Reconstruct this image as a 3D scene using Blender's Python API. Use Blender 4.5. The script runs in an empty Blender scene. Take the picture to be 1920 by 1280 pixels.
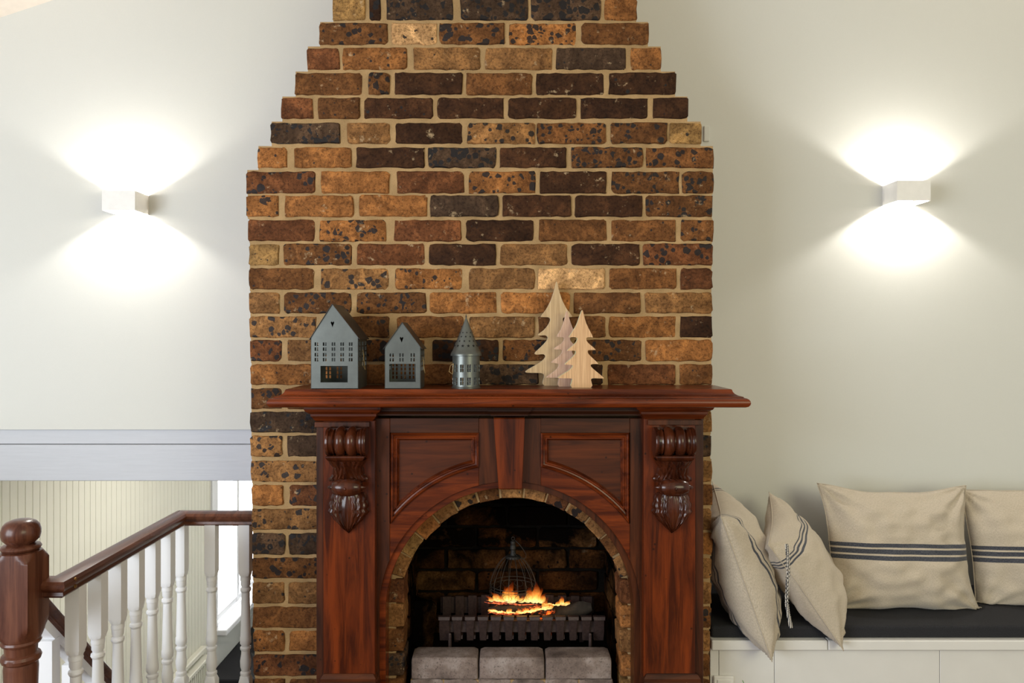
import bpy, bmesh, math, random
from math import sin, cos, pi, sqrt, atan2, asin
from mathutils import Vector, Matrix, noise
from mathutils.geometry import tessellate_polygon
R = random.Random(7)
S = bpy.context.scene
COL = S.collection

# ---------------------------------------------------------------- camera, world, lights, exposure
F, VX, VY, CZ = 1420.0, 945.0, 630.0, 1.5          # focal length in pixels, vanishing point, eye height
cam = bpy.data.cameras.new('camera'); camo = bpy.data.objects.new('camera', cam); COL.objects.link(camo)
camo.location = (0, 0, CZ); camo.rotation_euler = (pi/2, 0, 0)
cam.sensor_width = 36; cam.lens = 36*F/1920
cam.shift_x = (960-VX)/1920; cam.shift_y = (VY-640)/1920
S.camera = camo
S.view_settings.view_transform = 'Standard'; S.view_settings.look = 'None'
S.view_settings.gamma = 1; S.view_settings.exposure = 0.9
S.cycles.use_denoising = True
S.cycles.max_bounces = 8; S.cycles.diffuse_bounces = 4; S.cycles.transparent_max_bounces = 12
w = bpy.data.worlds.new('world'); S.world = w; w.use_nodes = True
w.node_tree.nodes['Background'].inputs[0].default_value = (1.0, 0.985, 0.95, 1)
w.node_tree.nodes['Background'].inputs[1].default_value = 0.27

def area(name, loc, target, sx, sy, power, col):
    l = bpy.data.lights.new(name, 'AREA'); l.shape = 'RECTANGLE'; l.size = sx; l.size_y = sy
    l.energy = power; l.color = col
    o = bpy.data.objects.new(name, l); COL.objects.link(o); o.location = loc
    o.rotation_euler = (Vector(target)-Vector(loc)).to_track_quat('-Z', 'Y').to_euler()
    return o
area('daylight_left', (-3.0, -0.6, 1.5), (0.2, 2.6, 1.2), 2.2, 1.8, 72, (0.85, 0.92, 1.0))
area('daylight_right', (2.6, -1.6, 2.2), (0.6, 3.0, 1.7), 2.2, 1.6, 40, (1.0, 0.95, 0.62))
area('daylight_stair_window', (-2.95, 7.4, 0.1), (0, 7.4, 0.1), 5.0, 4.0, 230, (0.93, 0.97, 1.0))
area('stairwell_fill', (-1.75, 4.6, 1.0), (-2.2, 4.6, -1.0), 0.7, 1.6, 17, (1.0, 0.98, 0.92))  # added fill under the lower ceiling, brightens the boarded wall

# ---------------------------------------------------------------- helpers
def px(x, Y): return (x-VX)/F*Y
def pz(y, Y): return CZ-(y-VY)/F*Y
def srgb(r, g, b):
    f = lambda c: (c/255/12.92) if c/255 <= .04045 else ((c/255+.055)/1.055)**2.4
    return (f(r), f(g), f(b), 1)

def new_obj(name, verts, faces, mat=None, parent=None, smooth=False, loc=None):
    me = bpy.data.meshes.new(name); me.from_pydata([tuple(v) for v in verts], [], faces); me.update()
    bm = bmesh.new(); bm.from_mesh(me); bmesh.ops.recalc_face_normals(bm, faces=bm.faces); bm.to_mesh(me); bm.free()
    if smooth is True: me.polygons.foreach_set('use_smooth', [True]*len(me.polygons))
    elif smooth: me.shade_flat(); me.polygons.foreach_set('use_smooth', [True]*len(me.polygons)); me.set_sharp_from_angle(angle=smooth)
    if mat: me.materials.append(mat)
    o = bpy.data.objects.new(name, me); COL.objects.link(o)
    if loc is not None: o.location = loc
    if parent: o.parent = parent
    return o
def bevel(o, wd=.002, seg=1):
    m = o.modifiers.new('b', 'BEVEL'); m.width = wd; m.segments = seg; m.limit_method = 'ANGLE'; m.angle_limit = .6
    return o
def tag(o, label, cat, group=None):
    o['label'] = label; o['category'] = cat
    if group: o['group'] = group
    return o
def empty(name, loc, label, cat, group=None, rz=0):
    o = bpy.data.objects.new(name, None); COL.objects.link(o); o.location = loc; o.rotation_euler = (0, 0, rz)
    o.empty_display_size = .05
    bpy.context.view_layer.update()
    return tag(o, label, cat, group)
def structure(o): o['kind'] = 'structure'; return o
def childof(o, p):                                   # parent an object given in world coordinates
    o.parent = p; o.matrix_parent_inverse = p.matrix_world.inverted(); return o

class MB:
    def __init__(s): s.v = []; s.f = []
    def add(s, vs, fs):
        n = len(s.v); s.v += [tuple(v) for v in vs]; s.f += [tuple(i+n for i in f) for f in fs]; return s
    def box(s, x0, x1, y0, y1, z0, z1):
        v = [(x, y, z) for z in (z0, z1) for y in (y0, y1) for x in (x0, x1)]
        return s.add(v, [(0, 1, 3, 2), (4, 6, 7, 5), (0, 4, 5, 1), (2, 3, 7, 6), (0, 2, 6, 4), (1, 5, 7, 3)])
    def rings(s, rings, cap=True, closed=True):
        n = len(rings[0]); vs = [p for r in rings for p in r]; fs = []
        for i in range(len(rings)-1):
            for j in range(n if closed else n-1):
                a = i*n+j; b = i*n+(j+1) % n; fs.append((a, b, b+n, a+n))
        if cap: fs.append(tuple(range(n))[::-1]); fs.append(tuple((len(rings)-1)*n+j for j in range(n)))
        return s.add(vs, fs)
    def stack(s, x0, x1, yf, yb, prof):               # rectangle that grows by o at height z, back kept on yb
        return s.rings([[(x0-o, yb, z), (x0-o, yf-o, z), (x1+o, yf-o, z), (x1+o, yb, z)] for o, z in prof])
    def plate(s, pts, y0, y1):                        # polygon in XZ, extruded in Y
        n = len(pts); tri = tessellate_polygon([[Vector((p[0], p[1], 0)) for p in pts]])
        vs = [(p[0], y0, p[1]) for p in pts]+[(p[0], y1, p[1]) for p in pts]
        fs = [tuple(t) for t in tri]+[tuple(i+n for i in t)[::-1] for t in tri]
        fs += [(i, (i+1) % n, (i+1) % n+n, i+n) for i in range(n)]
        return s.add(vs, fs)
    def holed(s, outer, holes, fn):                   # flat panel with true holes, mapped by fn(u,v)
        loops = [outer]+holes; flat = [p for l in loops for p in l]
        tri = tessellate_polygon([[Vector((p[0], p[1], 0)) for p in l] for l in loops])
        return s.add([fn(*p) for p in flat], [tuple(t) for t in tri])
    def lathe(s, prof, axis='z', c=(0, 0, 0), n=32, sq=None):
        rings = []
        for r, h in prof:
            ring = []
            for k in range(n):
                a = 2*pi*k/n+pi/n*0
                rr = r
                if sq:
                    m = max(abs(cos(a)), abs(sin(a))); rr = min(r, sq/m)
                if axis == 'z': p = (c[0]+rr*cos(a), c[1]+rr*sin(a), c[2]+h)
                elif axis == 'x': p = (c[0]+h, c[1]+rr*cos(a), c[2]+rr*sin(a))
                else: p = (c[0]+rr*cos(a), c[1]+h, c[2]+rr*sin(a))
                ring.append(p)
            rings.append(ring)
        return s.rings(rings)
    def tube(s, path, r, n=8, taper=None):
        path = [Vector(p) for p in path]; rings = []; up = Vector((.13, .31, .94))
        for i, p in enumerate(path):
            d = (path[min(i+1, len(path)-1)]-path[max(i-1, 0)]).normalized()
            a = d.cross(up); a = a.normalized() if a.length > 1e-4 else Vector((1, 0, 0)); b = d.cross(a)
            rr = r if taper is None else r*taper(i/(len(path)-1))
            rings.append([p+a*rr*cos(2*pi*k/n)+b*rr*sin(2*pi*k/n) for k in range(n)])
        return s.rings(rings)
    def frame(s, path, prof, closed=True):            # mitred moulding along a path in XZ; prof = (inset, y)
        n = len(path); P = [Vector(p) for p in path]; rings = []
        area2 = sum(P[i].x*P[(i+1) % n].y-P[(i+1) % n].x*P[i].y for i in range(n)); sg = 1 if area2 > 0 else -1
        for i in range(n):
            a = (P[i]-P[i-1]).normalized(); b = (P[(i+1) % n]-P[i]).normalized()
            na = Vector((-a.y, a.x))*sg; nb = Vector((-b.y, b.x))*sg
            m = (na+nb).normalized(); k = 1/max(.35, m.dot(na))
            rings.append([(P[i].x+m.x*k*t, y, P[i].y+m.y*k*t) for t, y in prof])
        rings.append(rings[0])
        q = len(prof); vs = [p for r in rings[:-1] for p in r]; fs = []
        for i in range(n):
            for j in range(q):
                fs.append((i*q+j, i*q+(j+1) % q, ((i+1) % n)*q+(j+1) % q, ((i+1) % n)*q+j))
        return s.add(vs, fs)
    def make(s, name, mat, parent=None, smooth=False, loc=None): return new_obj(name, s.v, s.f, mat, parent, smooth, loc)

# ---------------------------------------------------------------- materials
def mat_new(name):
    m = bpy.data.materials.new(name); m.use_nodes = True
    nt = m.node_tree; b = nt.nodes['Principled BSDF']; return m, nt, b
def N(nt, t, **k):
    n = nt.nodes.new(t)
    for a, v in k.items():
        if a in n.inputs.keys(): n.inputs[a].default_value = v
        else: setattr(n, a, v)
    return n
def L(nt, a, b): nt.links.new(a, b)
def mapping(nt, scale, coord='Object', rnd=0):
    tc = N(nt, 'ShaderNodeTexCoord'); mp = N(nt, 'ShaderNodeMapping'); mp.inputs['Scale'].default_value = scale
    if rnd:
        oi = N(nt, 'ShaderNodeObjectInfo'); ml = N(nt, 'ShaderNodeMath', operation='MULTIPLY'); ml.inputs[1].default_value = rnd
        L(nt, oi.outputs['Random'], ml.inputs[0]); cx = N(nt, 'ShaderNodeCombineXYZ')
        for i in range(3): L(nt, ml.outputs[0], cx.inputs[i])
        ad = N(nt, 'ShaderNodeVectorMath', operation='ADD'); L(nt, tc.outputs[coord], ad.inputs[0]); L(nt, cx.outputs[0], ad.inputs[1])
        L(nt, ad.outputs[0], mp.inputs[0])
    else: L(nt, tc.outputs[coord], mp.inputs[0])
    return mp.outputs[0]
def ramp(nt, fac, stops):
    r = N(nt, 'ShaderNodeValToRGB'); e = r.color_ramp.elements
    while len(e) < len(stops): e.new(.5)
    for i, (p, c) in enumerate(stops): e[i].position = p; e[i].color = c if len(c) == 4 else (*c, 1)
    L(nt, fac, r.inputs[0]); return r.outputs[0]
def mix(nt, fac, a, b, bt='MIX'):
    m = N(nt, 'ShaderNodeMix', data_type='RGBA', blend_type=bt)
    for s_, v in ((m.inputs[0], fac), (m.inputs[6], a), (m.inputs[7], b)):
        if hasattr(v, 'is_output'): L(nt, v, s_)
        else: s_.default_value = v
    return m.outputs[2]
def bump(nt, b, h, strength, dist=.002):
    n = N(nt, 'ShaderNodeBump'); n.inputs['Strength'].default_value = strength; n.inputs['Distance'].default_value = dist
    L(nt, h, n.inputs['Height']); L(nt, n.outputs[0], b.inputs['Normal']); return n
G = lambda v: (v, v, v, 1)

def paint(name, col, rough=.6, ns=30, var=.03, bmp=.08, stretch=(1, 1, 1)):
    m, nt, b = mat_new(name); v = mapping(nt, stretch)
    n = N(nt, 'ShaderNodeTexNoise', Scale=ns, Detail=4.0); L(nt, v, n.inputs['Vector'])
    c2 = tuple(max(0, c*(1-var*2)) for c in col[:3])+(1,)
    L(nt, ramp(nt, n.outputs[0], [(.3, c2), (.7, col)]), b.inputs['Base Color'])
    b.inputs['Roughness'].default_value = rough; bump(nt, b, n.outputs[0], bmp); return m

def wood(name, dark, light, axis='x', rough=.3, scale=1.0, coat=.25, knots=True):
    m, nt, b = mat_new(name)
    st = {'x': (2.5, 30, 30), 'z': (30, 30, 2.5), 'y': (30, 2.5, 30)}[axis]
    v = mapping(nt, tuple(q*scale for q in st))
    n = N(nt, 'ShaderNodeTexNoise', Scale=1.0, Detail=8.0, Roughness=.65, Distortion=.6); L(nt, v, n.inputs['Vector'])
    v2 = mapping(nt, tuple(q*scale*.22 for q in st))
    n2 = N(nt, 'ShaderNodeTexNoise', Scale=1.0, Detail=3.0, Distortion=1.2); L(nt, v2, n2.inputs['Vector'])
    c = ramp(nt, n.outputs[0], [(.38, dark), (.60, light)])
    dk = tuple(q*.62 for q in dark[:3])+(1,)
    c = mix(nt, ramp(nt, n2.outputs[0], [(.42, G(0)), (.68, G(.55))]), c, dk)
    if knots:
        v3 = mapping(nt, (22, 22, 22)); vo = N(nt, 'ShaderNodeTexVoronoi', Scale=1.0); L(nt, v3, vo.inputs['Vector'])
        c = mix(nt, ramp(nt, vo.outputs['Distance'], [(.05, G(.8)), (.10, G(0))]), c, (.012, .004, .002, 1))
    L(nt, c, b.inputs['Base Color'])
    L(nt, ramp(nt, n2.outputs[0], [(.3, G(rough*.8)), (.7, G(rough*1.3))]), b.inputs['Roughness'])
    b.inputs['Coat Weight'].default_value = coat*.6; b.inputs['Specular IOR Level'].default_value = .22; b.inputs['Coat Roughness'].default_value = .22
    bump(nt, b, n.outputs[0], .12, .001); return m

def make_brick_mat(name, soot=0.0):
    m, nt, b = mat_new(name); v = mapping(nt, (1, 1, 1), rnd=37.0)
    oi = N(nt, 'ShaderNodeObjectInfo')
    n1 = N(nt, 'ShaderNodeTexNoise', Scale=16.0, Detail=6.0, Roughness=.6, Distortion=.8); L(nt, v, n1.inputs['Vector'])
    n2 = N(nt, 'ShaderNodeTexNoise', Scale=110.0, Detail=5.0, Roughness=.7); L(nt, v, n2.inputs['Vector'])
    n3 = N(nt, 'ShaderNodeTexNoise', Scale=8.0, Detail=2.0); L(nt, v, n3.inputs['Vector'])
    c = mix(nt, ramp(nt, n1.outputs[0], [(.34, G(.85)), (.58, G(0))]), oi.outputs['Color'], mix(nt, 1.0, oi.outputs['Color'], (.46, .42, .38, 1), 'MULTIPLY'))
    c = mix(nt, ramp(nt, n1.outputs[0], [(.52, G(0)), (.70, G(.75))]), c, mix(nt, 1.0, oi.outputs['Color'], (1.65, 1.62, 1.55, 1), 'MULTIPLY'))
    c = mix(nt, ramp(nt, n2.outputs[0], [(.34, G(.9)), (.54, G(0))]), c, mix(nt, 1.0, c, (.34, .30, .27, 1), 'MULTIPLY'))
    # iron spots: size and number come from the brick's own alpha
    wv = N(nt, 'ShaderNodeVectorMath', operation='MULTIPLY_ADD')
    L(nt, n2.outputs['Color'], wv.inputs[0]); wv.inputs[1].default_value = (.007, .007, .007); L(nt, v, wv.inputs[2])
    vo = N(nt, 'ShaderNodeTexVoronoi', Scale=52.0); L(nt, wv.outputs[0], vo.inputs['Vector'])
    sep = N(nt, 'ShaderNodeSeparateColor'); L(nt, vo.outputs['Color'], sep.inputs[0])
    rad = N(nt, 'ShaderNodeMath', operation='MULTIPLY'); L(nt, sep.outputs[0], rad.inputs[0]); L(nt, oi.outputs['Alpha'], rad.inputs[1])
    rad2 = N(nt, 'ShaderNodeMath', operation='MULTIPLY'); L(nt, rad.outputs[0], rad2.inputs[0]); L(nt, sep.outputs[1], rad2.inputs[1])
    cmp_ = N(nt, 'ShaderNodeMath', operation='SUBTRACT'); L(nt, rad2.outputs[0], cmp_.inputs[0]); L(nt, vo.outputs['Distance'], cmp_.inputs[1])
    spots = ramp(nt, cmp_.outputs[0], [(0.0, G(0)), (.07, G(.92))])
    c = mix(nt, spots, c, (.011, .010, .011, 1))
    vs = N(nt, 'ShaderNodeTexVoronoi', Scale=170.0); L(nt, wv.outputs[0], vs.inputs['Vector'])
    c = mix(nt, ramp(nt, vs.outputs['Distance'], [(.15, G(.8)), (.22, G(0))]), c, (.02, .014, .01, 1))
    # pale mortar smears near the edges
    tc = N(nt, 'ShaderNodeTexCoord')
    nm = N(nt, 'ShaderNodeTexNoise', Scale=30.0, Detail=5.0, Roughness=.7); L(nt, v, nm.inputs['Vector'])
    c = mix(nt, ramp(nt, nm.outputs[0], [(.62, G(0)), (.72, G(.7))]), c, (.50, .36, .21, 1))
    if soot:
        so = N(nt, 'ShaderNodeTexNoise', Scale=5.0, Detail=5.0, Roughness=.6, Distortion=.6)
        L(nt, N(nt, 'ShaderNodeNewGeometry').outputs['Position'], so.inputs['Vector'])
        sz = N(nt, 'ShaderNodeSeparateXYZ'); L(nt, N(nt, 'ShaderNodeNewGeometry').outputs['Position'], sz.inputs[0])
        mr = N(nt, 'ShaderNodeMapRange'); L(nt, sz.outputs[2], mr.inputs[0]); mr.inputs[1].default_value = .50; mr.inputs[2].default_value = .92; mr.inputs[3].default_value = .04; mr.inputs[4].default_value = -.20
        sa = N(nt, 'ShaderNodeMath', operation='ADD'); L(nt, so.outputs[0], sa.inputs[0]); L(nt, mr.outputs[0], sa.inputs[1])
        c = mix(nt, ramp(nt, sa.outputs[0], [(.42, G(.997)), (.64, G(.66))]), c, (.0022, .002, .0018, 1))
    L(nt, c, b.inputs['Base Color'])
    b.inputs['Specular IOR Level'].default_value = .18 if not soot else 0
    L(nt, ramp(nt, spots, [(0, G(.85)), (1, G(.5))]), b.inputs['Roughness'])
    hh = mix(nt, .5, n2.outputs[0], n1.outputs[0]); bump(nt, b, hh, .8, .005); return m

MW = paint('wall_paint', srgb(205, 205, 199), .7, 220, .01, .06)
MWL = paint('board_paint_shaded', srgb(190, 192, 198), .5, 8, .02, .25, (1, 1, 14))  # greyed so the colour carries the shade on the recessed boards
MCEIL = paint('ceiling_paint', srgb(236, 226, 214), .8)
MBEAD = paint('bead_paint', srgb(226, 223, 208), .5, 10, .01, .1)
MBAL = paint('baluster_paint', srgb(226, 226, 228), .32, 20, .01, .1)
MBENCH = paint('bench_paint', srgb(216, 214, 210), .5, 12, .02, .15)
MFLOOR = wood('floor_boards', srgb(70, 42, 26), srgb(120, 76, 46), 'y')
MLFLOOR = paint('lower_floor_carpet', srgb(70, 64, 60), .95, 200, .1, .3)
MX = wood('mahogany_horizontal', srgb(66, 24, 8), srgb(124, 54, 19), 'x', .26)
MZ = wood('mahogany_vertical', srgb(60, 22, 7), srgb(114, 48, 16), 'z', .28)
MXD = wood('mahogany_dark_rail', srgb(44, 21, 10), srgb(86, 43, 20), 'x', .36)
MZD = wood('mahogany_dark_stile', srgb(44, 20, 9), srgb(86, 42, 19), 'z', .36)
MPAN = wood('mahogany_panel', srgb(56, 24, 9), srgb(106, 50, 20), 'x', .36, .6)
MCARV = wood('mahogany_carved', srgb(46, 19, 10), srgb(80, 38, 20), 'z', .2, 1, .5, False)
MRAIL = wood('handrail_wood', srgb(72, 38, 25), srgb(112, 68, 48), 'y', .3, 1, .4, False)
MNEW = wood('newel_wood', srgb(70, 37, 26), srgb(108, 66, 48), 'z', .3, 1, .4, False)
MBR = make_brick_mat('brick_clay'); MSOOT = make_brick_mat('brick_sooty', 1.0)
def mortar_mat(name, c0, c1):
    m, nt, b = mat_new(name); v = mapping(nt, (1, 1, 1))
    n = N(nt, 'ShaderNodeTexNoise', Scale=240.0, Detail=4.0, Roughness=.75); L(nt, v, n.inputs['Vector'])
    n2 = N(nt, 'ShaderNodeTexNoise', Scale=14.0, Detail=6.0); L(nt, v, n2.inputs['Vector'])
    c = mix(nt, ramp(nt, n2.outputs[0], [(.35, G(0)), (.65, G(1))]), c0, c1)
    c = mix(nt, ramp(nt, n.outputs[0], [(.3, G(.6)), (.48, G(0))]), c, mix(nt, 1.0, c, G(.45), 'MULTIPLY'))
    L(nt, c, b.inputs['Base Color']); b.inputs['Roughness'].default_value = .95; b.inputs['Specular IOR Level'].default_value = .05
    bump(nt, b, mix(nt, .4, n.outputs[0], n2.outputs[0]), .7, .006); return m
MMOR = mortar_mat('mortar_sand', srgb(182, 150, 108), srgb(158, 130, 92))
MMORD = mortar_mat('mortar_sooty', srgb(24, 21, 17), srgb(9, 8, 7))
def metal(name, col, met, rough, ns=12, var=.3):
    m, nt, b = mat_new(name); v = mapping(nt, (1, 1, 1))
    n = N(nt, 'ShaderNodeTexNoise', Scale=ns, Detail=6.0, Roughness=.65); L(nt, v, n.inputs['Vector'])
    L(nt, ramp(nt, n.outputs[0], [(.3, tuple(c*(1-var) for c in col[:3])), (.7, col)]), b.inputs['Base Color'])
    b.inputs['Metallic'].default_value = met; b.inputs['Roughness'].default_value = rough
    bump(nt, b, n.outputs[0], .06); return m
MZN = metal('zinc', srgb(112, 116, 112), .7, .36)
MZNR = metal('zinc_roof', srgb(80, 78, 76), .7, .42)
MIRON = metal('cast_iron', srgb(72, 55, 51), .25, .5, 110, .6)
MWIRE = metal('cage_wire', srgb(50, 47, 44), .3, .6)
MBLACK = paint('black', srgb(14, 13, 12), .9)
MLAMP = paint('lamp_white', srgb(232, 230, 226), .5)
MBRASS = metal('brass_screw', srgb(170, 130, 70), .9, .35)
def ply(name, c0, c1):
    m, nt, b = mat_new(name); v = mapping(nt, (260, 60, 6))
    n = N(nt, 'ShaderNodeTexNoise', Scale=1.0, Detail=6.0, Roughness=.7); L(nt, v, n.inputs['Vector'])
    L(nt, ramp(nt, n.outputs[0], [(.35, c0), (.62, c1)]), b.inputs['Base Color']); b.inputs['Roughness'].default_value = .6
    bump(nt, b, n.outputs[0], .1, .0006); return m
MT1 = ply('pale_oak', srgb(160, 130, 92), srgb(200, 172, 132)); MT2 = ply('pinkish_beech', srgb(166, 128, 104), srgb(206, 170, 146))
MT3 = ply('warm_beech', srgb(178, 134, 92), srgb(216, 176, 132))
MEDGE = paint('tree_edge', srgb(222, 206, 170), .6); MEDGE2 = paint('tree_edge_pink', srgb(220, 192, 172), .6)
MEDGE3 = paint('tree_edge_green', srgb(220, 222, 180), .6)

def linen(name, stripes, axis=1, base=srgb(190, 177, 158), width=None):
    m, nt, b = mat_new(name); tc = N(nt, 'ShaderNodeTexCoord'); sp = N(nt, 'ShaderNodeSeparateXYZ'); L(nt, tc.outputs['UV'], sp.inputs[0])
    mp = N(nt, 'ShaderNodeMapping'); mp.inputs['Scale'].default_value = (60, 420, 1) if axis else (420, 60, 1); L(nt, tc.outputs['UV'], mp.inputs[0])
    n = N(nt, 'ShaderNodeTexNoise', Scale=1.0, Detail=3.0, Roughness=.6); L(nt, mp.outputs[0], n.inputs['Vector'])
    mp2 = N(nt, 'ShaderNodeMapping'); mp2.inputs['Scale'].default_value = (380, 70, 1); L(nt, tc.outputs['UV'], mp2.inputs[0])
    n2 = N(nt, 'ShaderNodeTexNoise', Scale=1.0, Detail=2.0); L(nt, mp2.outputs[0], n2.inputs['Vector'])
    wv = mix(nt, .5, n.outputs[0], n2.outputs[0])
    dk = tuple(c*.72 for c in base[:3])+(1,)
    c = mix(nt, ramp(nt, wv, [(.36, G(1)), (.58, G(0))]), base, dk)
    tot = None
    for lo, hi in stripes:
        a = N(nt, 'ShaderNodeMath', operation='GREATER_THAN'); L(nt, sp.outputs[axis], a.inputs[0]); a.inputs[1].default_value = lo
        d = N(nt, 'ShaderNodeMath', operation='LESS_THAN'); L(nt, sp.outputs[axis], d.inputs[0]); d.inputs[1].default_value = hi
        p = N(nt, 'ShaderNodeMath', operation='MULTIPLY'); L(nt, a.outputs[0], p.inputs[0]); L(nt, d.outputs[0], p.inputs[1])
        if tot is None: tot = p.outputs[0]
        else:
            q = N(nt, 'ShaderNodeMath', operation='MAXIMUM'); L(nt, tot, q.inputs[0]); L(nt, p.outputs[0], q.inputs[1]); tot = q.outputs[0]
    if tot is not None:
        st = mix(nt, ramp(nt, wv, [(.45, G(0)), (.62, G(.5))]), srgb(44, 48, 60), srgb(110, 108, 108)); c = mix(nt, tot, c, st)
    L(nt, c, b.inputs['Base Color']); b.inputs['Roughness'].default_value = .95; b.inputs['Sheen Weight'].default_value = .2
    bump(nt, b, wv, .35, .002); return m
MSEAT = paint('charcoal_felt', srgb(38, 38, 43), .95, 400, .35, .4)

# ---------------------------------------------------------------- room shell
YW = 3.05                                            # plaster wall behind the chimney
zb = pz(805, YW); zbm = pz(900, YW+.03); XL = -2.42
g = MB(); g.box(-3.2, -.80, YW, YW+.16, zb, 4.2); structure(g.make('wall_back', MW))
g = MB(); g.box(-.80, 3.0, YW, YW+.16, -.15, 4.2); structure(g.make('wall_back_right', MW))
y1 = pz(833, YW+.018)
g = MB(); g.box(XL-.1, -.80, YW+.018, YW+.16, y1+.002, zb); structure(bevel(g.make('trim_1', MWL), .002))
g = MB(); g.box(XL-.1, -.80, YW+.014, YW+.16, zbm, y1); structure(bevel(g.make('trim_2', MWL), .003))
zc = lambda X: 2.853+.33*(X+1.815) if X < .3 else 2.853+.33*(2.115)-.33*(X-.3)
g = MB()
for a, b_ in ((-3.2, .3), (.3, 3.0)):
    g.rings([[(a, y, zc(a)), (b_, y, zc(b_) if b_ < 2 else zc(3.0)), (b_, y, (zc(b_))+.12), (a, y, zc(a)+.12)] for y in (-1.2, YW)])
structure(g.make('ceiling', MCEIL))
g = MB(); g.box(-1.19, 3.0, -2.6, 2.72, -.15, 0); g.box(-.86, 3.0, 2.72, YW, -.15, 0); g.box(-3.2, -1.19, -2.6, 1.78, -.15, 0)
structure(g.make('floor', MFLOOR))
g = MB(); g.box(XL-.2, -.8, 1.78, 8.7, -1.9, -1.75); structure(g.make('floor_lower', MLFLOOR))
g = MB(); g.box(-.80, -.70, YW+.16, 8.7, -1.9, 1.1); structure(g.make('wall_right', MW))
g = MB(); g.box(XL-.2, -.7, 8.7, 8.8, -1.9, 1.1); structure(g.make('wall_far', MW))
g = MB(); g.box(XL-.2, -.8, YW+.16, 8.7, 1.0, 1.1); structure(g.make('ceiling_lower', MCEIL))
# receding wall of the lower room: boards with a groove between them, then a window
wl = structure(MB().box(XL-.10, XL-.010, 1.78, 6.25, -1.75, 1.0).make('wall_left', MBEAD))
y = 3.05
bmb = MB(); W = .0588
bmb.rings([[(0, 0, z), (.006, .0, z), (.010, .002, z), (.010, W-.002, z), (.006, W, z), (0, W, z)] for z in (-1.75, 1.0)])
first = None
while y < 6.24:
    if first is None: first = bmb.make('board', MBEAD, wl, loc=(XL-.010, y, 0)); o = first
    else: o = first.copy(); COL.objects.link(o); o.location = (XL-.010, y, 0)
    y += .060
structure(MB().box(XL-.10, XL, 6.25, 8.7, -1.75, -.98).make('wall_left', MW))
win = structure(MB().box(XL-.09, XL+.014, 6.25, 6.37, -.94, 1.0).make('window_1', MBAL))
MB().box(XL-.09, XL+.010, 8.42, 8.7, -.94, 1.0).make('window_frame', MBAL, win)
for yy in (6.372, 6.95, 7.66, 8.36): MB().box(XL-.07, XL-.03, yy, yy+.055, -.94, 1.0).make('mullion', MBAL, win)
for zz in (-.94, .95): MB().box(XL-.065, XL-.035, 6.37, 8.42, zz, zz+.05).make('glazing_bar', MBAL, win)
bevel(MB().box(XL-.02, XL+.12, 6.28, 8.6, -.985, -.94).make('window_sill', MBAL, win), .006)
mg, nt, b = mat_new('window_glass'); b.inputs['Transmission Weight'].default_value = 1; b.inputs['Roughness'].default_value = .0; b.inputs['IOR'].default_value = 1.02
MB().box(XL-.052, XL-.048, 6.37, 8.42, -.94, 1.0).make('pane', mg, win)

# radiator on the board wall
rd = empty('radiator', (XL+.01, 5.2, -1.6), 'cream panel radiator low on the boarded wall beyond the balusters', 'radiator')
g = MB(); 
for k in range(42): g.box(XL+.055, XL+.075, 4.56+k*.035, 4.578+k*.035, -1.60, -1.075)
g.box(XL+.025, XL+.06, 4.54, 6.03, -1.60, -1.07)
childof(g.make('fin_panel', MBEAD), rd)
childof(bevel(MB().box(XL+.0, XL+.085, 4.53, 6.04, -1.07, -1.035).make('top_rail', MBEAD), .006), rd)
childof(bevel(MB().box(XL+.0, XL+.05, 4.53, 6.04, -1.01, -.965).make('shelf_strip', MBEAD), .008), rd)

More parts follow.
